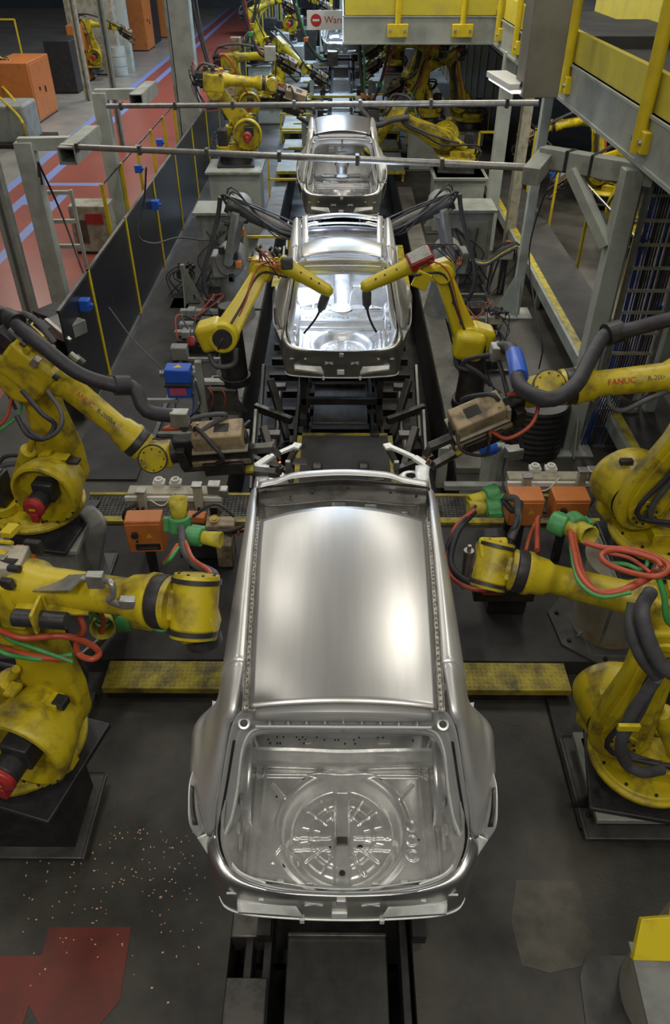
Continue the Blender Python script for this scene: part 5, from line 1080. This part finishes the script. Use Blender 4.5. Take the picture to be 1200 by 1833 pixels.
# dark grey arms either side of the second car nose
def dark_arm(label, c, s):
    c = V(c); t = thing('gripper_robot', label, 'robot', c, None)
    build('base', MB().lathe(c, (0, 0, 1), [(0, .36), (.2, .32), (.5, .26), (.9, .24)], 20), 'ped', t)
    J2 = c+V((0, -.05, 1.1)); J3 = J2+V((-s*.25, -.1, .95)); W = J3+V((-s*1.05, -.3, -.45))
    build('shoulder', MB().cyl(J2+V((0, -.25, 0)), J2+V((0, .25, 0)), .26, n=24).box(J2+V((s*.2, 0, -.1)), (.3, .4, .4)), 'ped', t, bevel=.03)
    build('lower_arm', MB().beam(J2+V((0, -.3, 0)), J3+V((0, -.3, 0)), .30, .14).cyl(J3+V((0, -.38, 0)), J3+V((0, .1, 0)), .19), 'ped', t, bevel=.03)
    build('forearm', MB().cyl(J3+V((s*.2, -.25, .1)), W, .15, .10), 'dsteel', t, bevel=.01); build('wrist', MB().cyl(W+V((0, -.12, 0)), W+V((0, .12, 0)), .12), 'dark', t)
    build('tool_frame', MB().beam(W, W+V((-s*.1, -.5, -.2)), .08, .08).beam(W+V((0, 0, .1)), W+V((-s*.25, .5, 0)), .08, .08), 'dsteel', t, bevel=.01)
    rr = random.Random(3)
    for k in range(5): hose('cable', [J3+V((s*rr.uniform(.1, .4), -.3, rr.uniform(0, .2))), J3+V((s*rr.uniform(-.1, .2), -.45, rr.uniform(.2, .4))), W+V((s*rr.uniform(.1, .5), -.3, rr.uniform(.1, .4))), W+V((0, -.1, .05))], rr.choice([.012, .018, .022]), rr.choice(['rubber', 'ghose', 'rubber', 'rubber', 'dsteel']), t, n=6)
    for k in range(5): p = J2+V((rr.uniform(-.2, .2), -.35, rr.uniform(-.6, .3))); build('connector', MB().box(p, (.1, .1, .12)), rr.choice(['orange', 'dark', 'galv', 'black']), t, bevel=.01)
    hose('cable', [c+V((s*.4, -.1, .1)), c+V((s*.5, -.3, .8)), J3+V((s*.4, -.2, -.2)), J3+V((s*.3, -.25, .2))], .04, 'ghose', t)
    return t
dark_arm('grey gripper robot wrapped in black cables left of the second car nose', (-1.95, 13.4, .1), -1); dark_arm('grey gripper robot wrapped in black cables right of the second car nose', (1.95, 13.6, .1), 1)
# equipment blocks on the floor between
rr = random.Random(21)
for lab, c, s in (('left', (-2.35, 15.2, 0), -1), ('right', (2.55, 15.4, 0), 1)):
    c = V(c); t = thing('cabinet', 'pale grey dirty cabinet in front of the %s tall pedestal' % lab, 'cabinet', c); build('body', MB().box(c+V((0, 0, .75)), (.9, .7, 1.5)), 'ped', t, bevel=.012)
    build('top_plate', MB().box(c+V((0, 0, 1.52)), (1.0, .8, .05)), 'grey', t); build('panel', MB().box(c+V((0, -.36, .8)), (.7, .02, 1.1)), 'grey', t, bevel=.005)
    for k in range(4): build('gauge', MB().cyl(c+V((-.25+.16*k, -.37, .5)), c+V((-.25+.16*k, -.42, .5)), .06, n=14), 'galv', t)
    for k in range(6): hose('cable', [c+V((rr.uniform(-.4, .4), -.38, 1.2)), c+V((rr.uniform(-.5, .5), -.5, .7)), c+V((rr.uniform(-.6, .6), -.5, .1))], .016, rr.choice(['rubber', 'ghose']), t, n=6)
t = thing('cable_loop', 'thin grey cable loop hanging above the left rubber mat', 'cable', PZ(250, 420, 1.5)); hose('cable', [PZ(262, 300, 3.1), PZ(258, 360, 2.2), PZ(246, 420, 1.6), PZ(275, 436, 1.4), PZ(320, 425, 1.3), PZ(370, 430, 1.1), PZ(410, 420, 1.0)], .016, 'ghose', t, n=6)
for lab, x, y in (('left', -2.45, 12.2), ('left far', -2.5, 13.1), ('right', 2.3, 11.6), ('right far', 2.35, 12.8)):
    t = thing('low_machine_bed', 'dark low machine bed on the %s floor beside the second car' % lab, 'machine', (x, y, 0)); build('bed', MB().box((x, y, .15), (.7, .7, .3)), 'dark', t, bevel=.02); build('beam', MB().box((x, y-.1, .34), (.85, .12, .08)), 'grey', t, bevel=.01)
    build('block', MB().box((x+.1, y+.15, .40), (.2, .2, .2)), 'dsteel', t, bevel=.015); build('block', MB().box((x-.2, y-.2, .38), (.14, .2, .12)), 'ped', t, bevel=.01)
    for k in range(4): hose('cable', [(x+rr.uniform(-.3, .3), y+.2, .45), (x+rr.uniform(-.4, .4), y, .6), (x+rr.uniform(-.4, .4), y-.35, .2)], .014, rr.choice(['rubber', 'ghose', 'rhose']), t, n=6)
for k, (px_, py_, z_, lab) in enumerate(((425, 415, 1.2, 'orange topped valve stand before the left tall pedestal'), (905, 455, .8, 'grey valve stand under the looping hose right of the second car'), (862, 650, .5, 'dark connector heap under the right slim robot'), (885, 570, .5, 'beige terminal block on the floor right of the second car'), (330, 490, .4, 'dark valve heap left of the second car'))):
    p = PZ(px_, py_, z_); t = thing('valve_stand', lab, 'equipment', (p.x, p.y, 0)); build('stand', MB().box((p.x, p.y, z_/2), (.12, .12, z_)), 'dark', t)
    r2_ = random.Random(50+k)
    build('valve_block', MB().box(p, (.28, .2, .16)), ['orange', 'greyl', 'dark', 'beige', 'dsteel'][k], t, bevel=.015)
    for i in range(9): c = p+V((r2_.uniform(-.2, .2), r2_.uniform(-.15, .15), r2_.uniform(.05, .2))); build('fitting', MB().box(c, (r2_.uniform(.03, .1), r2_.uniform(.03, .1), r2_.uniform(.03, .08))), r2_.choice(['galv', 'dark', 'dsteel', 'black', 'copper']), t, bevel=.006)
    for i in range(6): c = p+V((r2_.uniform(-.15, .15), -.05, .1)); hose('cable', [c, c+V((r2_.uniform(-.2, .2), -.1, r2_.uniform(.05, .2))), c+V((r2_.uniform(-.3, .3), r2_.uniform(-.2, .2), r2_.uniform(-.3, .0))), V((c.x+r2_.uniform(-.4, .4), c.y+r2_.uniform(-.3, .3), .05))], r2_.choice([.01, .016, .02]), r2_.choice(['rubber', 'rubber', 'ghose', 'ghose', 'rubber']), t, n=6)
t = thing('hose_arch', 'yellow wrapped hose bundle arching right of the second car to the far right post', 'hose bundle', PZ(880, 470, 0))
for k in range(4): hose('hose', [PZ(842, 462+2*k, 1.1), PZ(870, 468+2*k, 1.2), PZ(900, 448+3*k, 1.5), PZ(925, 435+3*k, 1.9)], .025, ['ghose', 'rubber', 'yellow3', 'ghose'][k], t)
# ------------------------------------------------------------------ far robots
far_specs = [(-3.1, 25.6, .9, .1, -.5, .05, 'first yellow robot behind the left pedestal robot'), (-2.6, 31, .6, -.5, .1, -.6, 'yellow robot left of the far conveyor gate'), (-3.4, 36, 1.2, .4, -.5, .3, 'small far yellow robot left of the blue-lit line'), (-2.6, 42, 1.4, -.3, -.1, -.3, 'farthest yellow robot left of the blue-lit line'),
             (2.5, 24.5, 1.2, 2.8, -.3, .15, 'yellow robot directly behind the right pedestal robot'), (3.9, 25.4, .9, 3.0, .25, -.5, 'yellow robot with a grey hose behind and right of the pedestal robot'), (2.9, 31, .8, 3.4, -.2, -.5, 'far yellow robot right of the line under the mezzanine'), (2.3, 37, .8, 3.0, -.3, 0, 'farthest yellow robot right of the blue-lit line'),
             (6.6, 17.6, .1, 2.4, -.2, -.4, 'yellow robot beyond the right guard fence, nearer one'), (7.0, 20.6, .1, 2.8, .2, -.2, 'yellow robot beyond the right guard fence, farther one'), (-11.6, 40, .3, 0, -.2, -.1, 'yellow robot behind the orange cabinets on the neighbouring line'), (-13.8, 31, .3, .2, -.2, -.2, 'yellow robot beside the silver body on the neighbouring line')]
for k, (x, y, z, ya, a2, a3, lab) in enumerate(far_specs):
    r = robot(lab, (x, y, z), ya, a2, a3, side=1, tool=(math.cos(ya), 0, -.6), text=False, simple=True, seedn=30+k)
    weld_gun(r['t'], r['TF'], (math.cos(ya), -.1, -.5), (0, -.4, 1), .9, False)
    hose('dress_hose', [r['E']-r['d']*.3+V((0, 0, .3)), r['E']+r['d']*.2+V((0, -.1, .35)), r['E']+r['d']*.8+V((0, -.15, .25)), r['W']+V((0, -.2, .1)), r['TF']+V((0, -.1, .1))], .032, rr.choice(['rubber', 'ghose']), r['t'])
    hose('cable', [r['E']-r['d']*.4, r['J3']+V((0, -.4, .3)), r['J2']+V((0, -.4, .3))], .025, rr.choice(['rhose', 'rubber']), r['t'])
    if z > .3: ped_box('pedestal of the ' + lab, (x, y, 0), z, .9, 'greyl')
# station frames along the far line (blue lit)
for k, y in enumerate((26, 29.5, 33.5, 38, 43)):
    for s in (-1, 1):
        t = thing('station_stand', '%s steel station frame beside the far conveyor, %s of the line' % (['first', 'second', 'third', 'fourth', 'last'][k], 'left' if s < 0 else 'right'), 'machine frame', (s*1.15, y, 0))
        build('post', MB().box((s*1.15, y, .5), (.16, .2, 1.0)), 'grey', t); build('arm', MB().box((s*.9, y, .75), (.6, .14, .12)), 'dsteel', t, bevel=.01); build('clamp', MB().box((s*.72, y-.1, .55), (.2, .3, .3)), 'dark', t, bevel=.02); build('platform', MB().box((s*1.5, y, .3), (.6, 1.2, .06)), 'grey', t); build('edge', MB().box((s*1.2, y-.6, .34), (.9, .05, .05)), 'yellow3', t)
for k, (x, y, w_, d_, z_) in enumerate(((-1.5, 24, .7, 2.2, .25), (1.5, 24, .7, 2.2, .25), (-1.6, 29, .8, 2.4, .3), (1.6, 29, .8, 2.4, .3), (0, 33.5, 2.6, .5, .45), (0, 29.2, 1.9, .4, .2))):
    t = thing('steel_platform', ['left platform just beyond the third car', 'right platform just beyond the third car', 'left platform farther up the line', 'right platform farther up the line', 'high cross platform over the far conveyor', 'low cross plate over the far conveyor'][k]+', blue-grey steel', 'platform', (x, y, 0))
    build('top', MB().box((x, y, z_), (w_, d_, .05)), 'grey', t); build('edge', MB().box((x, y-d_/2-.02, z_), (w_, .04, .08)), 'yellow3', t)
    for sx in (-1, 1): build('leg', MB().box((x+sx*(w_/2-.05), y-d_/2+.05, z_/2), (.06, .06, z_)), 'yellow3', t)
for k, (px_, py_, Y_, dx_) in enumerate(((430, 60, 24, .1), (470, 45, 26, -.1), (520, 70, 25, .15), (700, 150, 23, -.1), (355, 120, 22, .1), (640, 170, 21, .05))):
    p = PY(px_, py_, Y_); t = thing('hanging_hose_pack', ['leftmost', 'second from left', 'third, by the sign', 'one right of the centre line', 'one behind the left pedestal robot', 'short one over the third car'][k]+' of the dark hose packs hanging before the far robots', 'hose pack', p)
    hose('hose', [p+V((0, 0, 1.6)), p+V((dx_, 0, .8)), p+V((dx_*3, -.1, 0)), p+V((dx_*6, -.2, -.5)), p+V((dx_*9, -.1, -.3))], .04, 'rubber', t); hose('hose', [p+V((.1, 0, 1.6)), p+V((dx_+.1, -.05, .7)), p+V((dx_*4, -.1, -.2)), p+V((dx_*8, -.1, -.6))], .022, ['rhose', 'ghose', 'gnhose'][k % 3], t)
    build('gun_block', MB().box(p+V((dx_*8, -.15, -.45)), (.3, .25, .35)), ['greyl', 'tan', 'dsteel'][k % 3], t, bevel=.02); build('hose_clamp', MB().box(p+V((dx_*3, -.1, 0)), (.14, .14, .12)), ['green', 'yellow', 'orange'][k % 3], t, bevel=.02)
# vertical clutter at far end (columns, masts, cables)
rr = random.Random(40)
for k in range(16):
    x = -5.0+rr.random()*9.5; y = 46+rr.random()*14; s_ = rr.uniform(.08, .2)
    one('steel_mast', 'distant thin upright steel mast beyond the far robots', 'post', MB().bb(x, x+s_, y, y+s_, 0, rr.uniform(3.5, 6)), rr.choice(['grey', 'rail_y', 'greyl', 'dark', 'rail_y']), group='distant steel masts')
for k in range(26):
    x = -5.5+rr.random()*10.5; y = 40+rr.random()*25; w_ = rr.uniform(.6, 1.6); h_ = rr.uniform(.8, 2.4)
    if -3.2 < x < 1.6: x = (2.2 if x > -.8 else -3.4)+rr.random()*.6
    one('machine_block', 'distant dark machine among the far robots', 'machine', MB().bb(x, x+w_, y, y+w_, 0, h_).bb(x+.1, x+w_*.5, y+.1, y+w_*.6, h_, h_+.5), rr.choice(['dark', 'grey', 'dsteel', 'dark', 'ped', 'yellow']), group='distant machines', bevel=.03)
# ------------------------------------------------------------------ warning sign
p = PY(582, 36, 25); wsn = thing('warning_sign', 'white warning sign with a red no-entry disc, hanging in front of the mezzanine', 'sign', p)
wd = .95
build('board', MB().box(p+V((.12, 0, 0)), (1.25, .03, .46)), 'sign', wsn); c = p+V((-.25, -.02, 0)); dsc = build('disc', MB().cyl(c, c+V((0, -.012, 0)), .15, n=28), 'letter_red', wsn); build('disc_bar', MB().box(c+V((0, -.014, 0)), (.19, .006, .05)), 'sign', dsc)
text_on('Warning', .24, p+V((-.02, -.022, 0)), (1, 0, 0), (0, 0, 1), 'letter_red', wsn, center=False); build('hanger', MB().box(p+V((-.3, .02, .8)), (.02, .02, 1.2)).box(p+V((.5, .02, .8)), (.02, .02, 1.2)), 'dark', wsn)
# ------------------------------------------------------------------ mezzanine
mz = thing('mezzanine', 'grey steel mezzanine with yellow toe boards at the top right', 'platform', (3.3, 9, 3.83))
for (a, b_, c_, d_) in ((3.3, 3.42, 5.0, 19.0), (.06, 3.3, 18.95, 19.07), (.06, .18, 19.07, 40)):
    build('edge_beam', MB().bb(a, b_, c_, d_, 3.88, 4.36).bb(a-.03, b_+.1, c_-.03, d_, 3.84, 3.88).bb(a-.03, b_+.1, c_-.03, d_, 4.33, 4.36), 'mezz', mz); build('toe_board', MB().bb(a+.02, b_-.02, c_, d_, 4.37, 4.74), 'toe_y', mz)
build('deck', MB().bb(3.42, 12, 5, 19, 4.38, 4.44).bb(.18, 12, 19.07, 40, 4.38, 4.44), 'mat_', mz)
for y in (6, 7.6, 11, 14.5, 18): build('joist', MB().bb(3.42, 12, y, y+.15, 3.95, 4.38), 'mezz', mz)
build('yellow_panel', MB().prism([(0, 0), (2.6, 0), (2.6, 1.4), (-.2, 1.4)], (.75, 19.3, 4.44), (1, 0, 0), (0, .5, .86), .03), 'yellow2', mz)
build('chequer_step', MB().bb(3.6, 6.5, 13.2, 15.6, 4.44, 4.60), 'mat_', mz); build('ramp_panel', MB().bb(5.35, 5.42, 9.4, 19, 4.44, 4.95), 'toe_y', mz)
for x in (6.2,): build('support_column', MB().bb(x, x+.3, 11.5, 11.8, 0, 4.38), 'grey', mz)
build('support_column', MB().bb(3.25, 3.5, 17.2, 17.45, 0, 3.9), 'greyl', mz); build('support_column', MB().bb(3.75, 3.95, 17.2, 17.45, 0, 3.9), 'beige', mz)
posts = [(3.24, 8.9), (3.24, 12.4), (3.24, 16.3), (3.24, 18.3), (1.2, 18.88), (2.58, 18.88)]
for k, (x, y) in enumerate(posts):
    ps = build('handrail_post', MB().cyl((x, y, 3.98), (x, y, 6.2), .075 if k < 2 else .06, n=18), 'rail_y', mz); build('post_bracket', MB().box((x+(.03 if k < 4 else 0), y-.02, 4.1), (.10, .34, .22) if k < 4 else (.44, .08, .24)), 'rail_y', ps, bevel=.01)
    for q_ in (-.12, .12): c = V((x-.02, y+q_, 4.1)) if k < 4 else V((x+q_*1.3, y-.06, 4.1)); build('bolt', MB().cyl(c, c+(V((-.03, 0, 0)) if k < 4 else V((0, -.03, 0))), .03, n=6), 'galv', ps)
build('handrail', MB().cyl((3.24, 5, 6.35), (3.24, 18.88, 6.35), .05), 'rail_y', mz)
# hanging concrete-coloured duct and fluorescent light
t = one('hanging_column', 'olive grey boxed column ending above the cell at the top right', 'column', MB().bb(2.50, 2.90, 11.3, 11.85, 4.1, 9).bb(2.42, 2.50, 11.3, 11.85, 4.1, 9), 'olive', bevel=.01)
lf = thing('strip_light', 'lit white strip light fixed to the foot of the olive column', 'lamp', PZ(912, 160, 4.12))
a, b_ = PZ(888, 140, 4.15), PZ(930, 165, 4.15)
build('housing', MB().beam(a+V((0, 0, .06)), b_+V((0, 0, .06)), .30, .08), 'white', lf, bevel=.01); build('lamp_tube', MB().beam(a, b_, .22, .04), 'tube_on', lf, bevel=.01); build('bracket', MB().beam(b_+V((0, 0, .1)), V((2.55, 11.4, 4.2)), .06, .06), 'dark', lf)
# ------------------------------------------------------------------ neighbouring line and cabinets on the left
def cab(label, px, py, w_, d_, h_, m_, name='electrical_cabinet', detail=True):
    c = PZ(px, py, 0); t = thing(name, label, 'cabinet', c)
    build('body', MB().box(c+V((0, d_/2, h_/2+.05)), (w_, d_, h_)), m_, t, bevel=.02); build('plinth', MB().box(c+V((0, d_/2, .05)), (w_*.98, d_*.96, .1)), 'dark', t)
    if detail:
        dr = build('door', MB().box(c+V((w_/2+.01, d_*.5, h_/2+.05)), (.02, d_*.92, h_*.92)), m_, t, bevel=.006); build('handle', MB().box(c+V((w_/2+.04, d_*.55, h_*.5)), (.04, .05, .2)), 'black', dr); build('handle', MB().box(c+V((w_/2+.04, d_*.3, h_*.55)), (.04, .05, .12)), 'black', dr)
    return t
cab('large orange cabinet nearest on the far side of the red aisle', 40, 222, 1.3, 2.4, 1.9, 'orange')
cab('dark and cream machine just behind the nearest orange cabinet', 118, 168, 1.1, 2.0, 1.9, 'black', detail=False)
cab('narrow orange cabinet between the cream machine and the tall silver cabinet', 146, 150, .5, 1.6, 2.2, 'orange')
cab('tall dull silver cabinet beside the aisle, tallest of the row', 178, 135, 2.2, 2.5, 4.2, 'beige', detail=False)
cab('orange cabinet behind the pale column', 252, 92, .9, 2.0, 2.6, 'orange'); cab('black cabinet behind the orange one by the pale column', 262, 80, 1.1, 2.0, 2.6, 'black', detail=False)
cab('farther orange cabinet with two handles along the aisle', 288, 68, 1.3, 3.0, 3.0, 'orange'); cab('farthest orange cabinet along the aisle', 318, 48, 1.2, 3.0, 3.0, 'orange')
ct = cab('small cream control cabinet with a red label beside the curtain fence', 172, 455, .85, .6, 1.0, 'beige', detail=False)
p = PZ(172, 455, 0)
build('red_label', MB().box(p+V((.12, -.012, .78)), (.38, .02, .22)), 'red', ct); build('vent_panel', MB().box(p+V((-.2, -.012, .5)), (.25, .02, .5)), 'dsteel', ct)
for px, py, lab in ((158, 125, 'pale drum before the tall silver cabinet'), (215, 125, 'pale drum right of the tall silver cabinet')):
    c = PZ(px, py+10, 0); t = thing('drum', lab, 'drum', c); build('body', MB().lathe(c, (0, 0, 1), [(0, .4), (.02, .42), (.4, .4), (.42, .42), (.8, .4), (.82, .42), (1.2, .4)], 24), 'greyl', t)
for label, px0, py0, w_, m_, hh in (('pale square building column at the far side of the aisle', 228, 128, .7, 'greyl', 8), ('grey-green building column beside the farther left robots', 350, 272, .62, 'greyl', 8)):
    c = PZ(px0, py0, 0); t = thing('building_column', label, 'column', c); build('shaft', MB().box(c+V((0, 0, hh/2)), (w_, w_*.8, hh)), m_, t, bevel=.01); build('flange', MB().box(c+V((-w_*.6, 0, hh/2)), (.08, w_, hh)), 'grey', t)
for label, px0, py0, w_, hh, m_ in (('thin dark upright post standing on the red aisle edge', 220, 262, .16, 6.5, 'grey'), ('pale thin upright pole left of the thin dark post', 160, 180, .22, 7, 'beige'), ('dark grooved upright profile at the left edge by the red aisle', 60, 575, .2, 3.4, 'grey')):
    c = PZ(px0, py0, 0); one('upright_post', label, 'post', MB().box(c+V((-w_*.4, 0, hh/2)), (w_*.35, w_, hh)).box(c+V((w_*.4, 0, hh/2)), (w_*.35, w_, hh)).box(c+V((0, w_*.3, hh/2)), (w_*.6, w_*.3, hh)), m_)
# yellow tube frames and grey tank at left edge
for k, (a, b_, c_) in enumerate((((0, 175), (38, 215), (45, 250)), ((0, 150), (30, 190), (28, 240)))):
    t = one('yellow_hoop', ['nearer', 'farther'][k]+' bent yellow tube rail beside the grey tank at the left edge', 'railing', MB().tube([PZ(*a, 1.2), PZ(*b_, 1.1), PZ(*c_, .02)], .045, 8), 'rail_y')
c = PZ(-5, 262, 0); t = thing('grey_tank', 'squat pale grey tank at the left edge below the orange cabinet', 'tank', c); build('body', MB().box(c+V((0, .8, .6)), (2.2, 1.4, 1.2)), 'grey', t, bevel=.1, seg=3); build('skid', MB().box(c+V((.2, .6, .06)), (2.8, 1.9, .12)), 'dark', t)
rail_frame('yellow framed panel above the nearest orange cabinet', -13.2, -12.2, 33.2, 3.0, (1,))
t = thing('pipe_stand', 'pale grey pipe frame with rungs beside the curtain fence', 'frame', PZ(150, 440, 0))
for px in (95, 160): a = PZ(px, 500, 0); build('post', MB().box(a+V((0, 0, .9)), (.06, .06, 1.8)), 'greyl', t)
for z_ in (.7, 1.2, 1.75): a = PZ(95, 500, 0)+V((0, 0, z_)); b_ = PZ(160, 500, 0)+V((0, 0, z_)); build('rung', MB().beam(a, b_, .07, .07), 'greyl', t)
# dark equipment behind the upper left robot by the fence
t = thing('control_unit', 'dirty grey tilted unit with a bright edge behind the upper left robot', 'machine', PZ(115, 620, .8)); R = Matrix.Rotation(-.6, 3, 'Z')
build('housing', MB().box(PZ(115, 585, 1.3), (.5, .42, .2), R), 'ped', t, bevel=.01); build('base', MB().box(PZ(110, 625, .7), (.4, .4, 1.3), R), 'dark', t); build('yellow_bar', MB().beam(PZ(52, 575, 1.9), PZ(83, 605, 1.9), .08, .06), 'yellow', t)
build('edge_strip', MB().beam(PZ(82, 572, 1.5), PZ(126, 610, 1.3), .05, .05), 'galv', t)
# weld spatter on the floor: nobody could count it
m = MB(); rr = random.Random(77)
for k in range(190):
    px = 40+rr.random()*330; py = 1480+abs(rr.gauss(0, 1))*110
    if py > 1820: continue
    c = PZ(px, py, .004); m.box(c, (rr.uniform(.005, .016), rr.uniform(.004, .010), .004), Matrix.Rotation(rr.random()*3, 3, 'Z'))
sp = one('weld_spatter', 'scattered coppery weld spatter on the floor left of the near car', 'spatter', m, 'spark', smooth=False); sp['kind'] = 'stuff'
# skids that carry the car bodies
def skid(lab, y0):
    t = thing('carrier_skid', lab, 'skid', (CARX, y0+3.8, .1))
    for s in (-1, 1):
        build('runner', MB().bb(CARX+s*.57-.05, CARX+s*.57+.05, y0+2.35, y0+6.1, .06, .18), 'dark', t)
        for y in (2.6, 3.5, 4.6, 5.6): build('riser', MB().bb(CARX+s*.57-.04, CARX+s*.57+.04, y0+y-.04, y0+y+.04, .18, 1.10), 'dark', t)
        for y in (2.6, 3.5, 4.6, 5.6): build('roller_foot', MB().bb(CARX+s*.57-.04, CARX+s*.57+.04, y0+y-.04, y0+y+.04, -.05, .06), 'dark', t)
    for y in (2.6, 5.6): build('cross_bar', MB().bb(CARX-.6, CARX+.6, y0+y-.04, y0+y+.04, .3, .4), 'dark', t)
for lab, y0 in (('dark steel skid under the near car body', 0), ('dark steel skid under the second car body', 7.17), ('dark steel skid under the third car body', 14.34), ('dark steel skid under the far silver car body', 38.3)): skid(lab, y0)
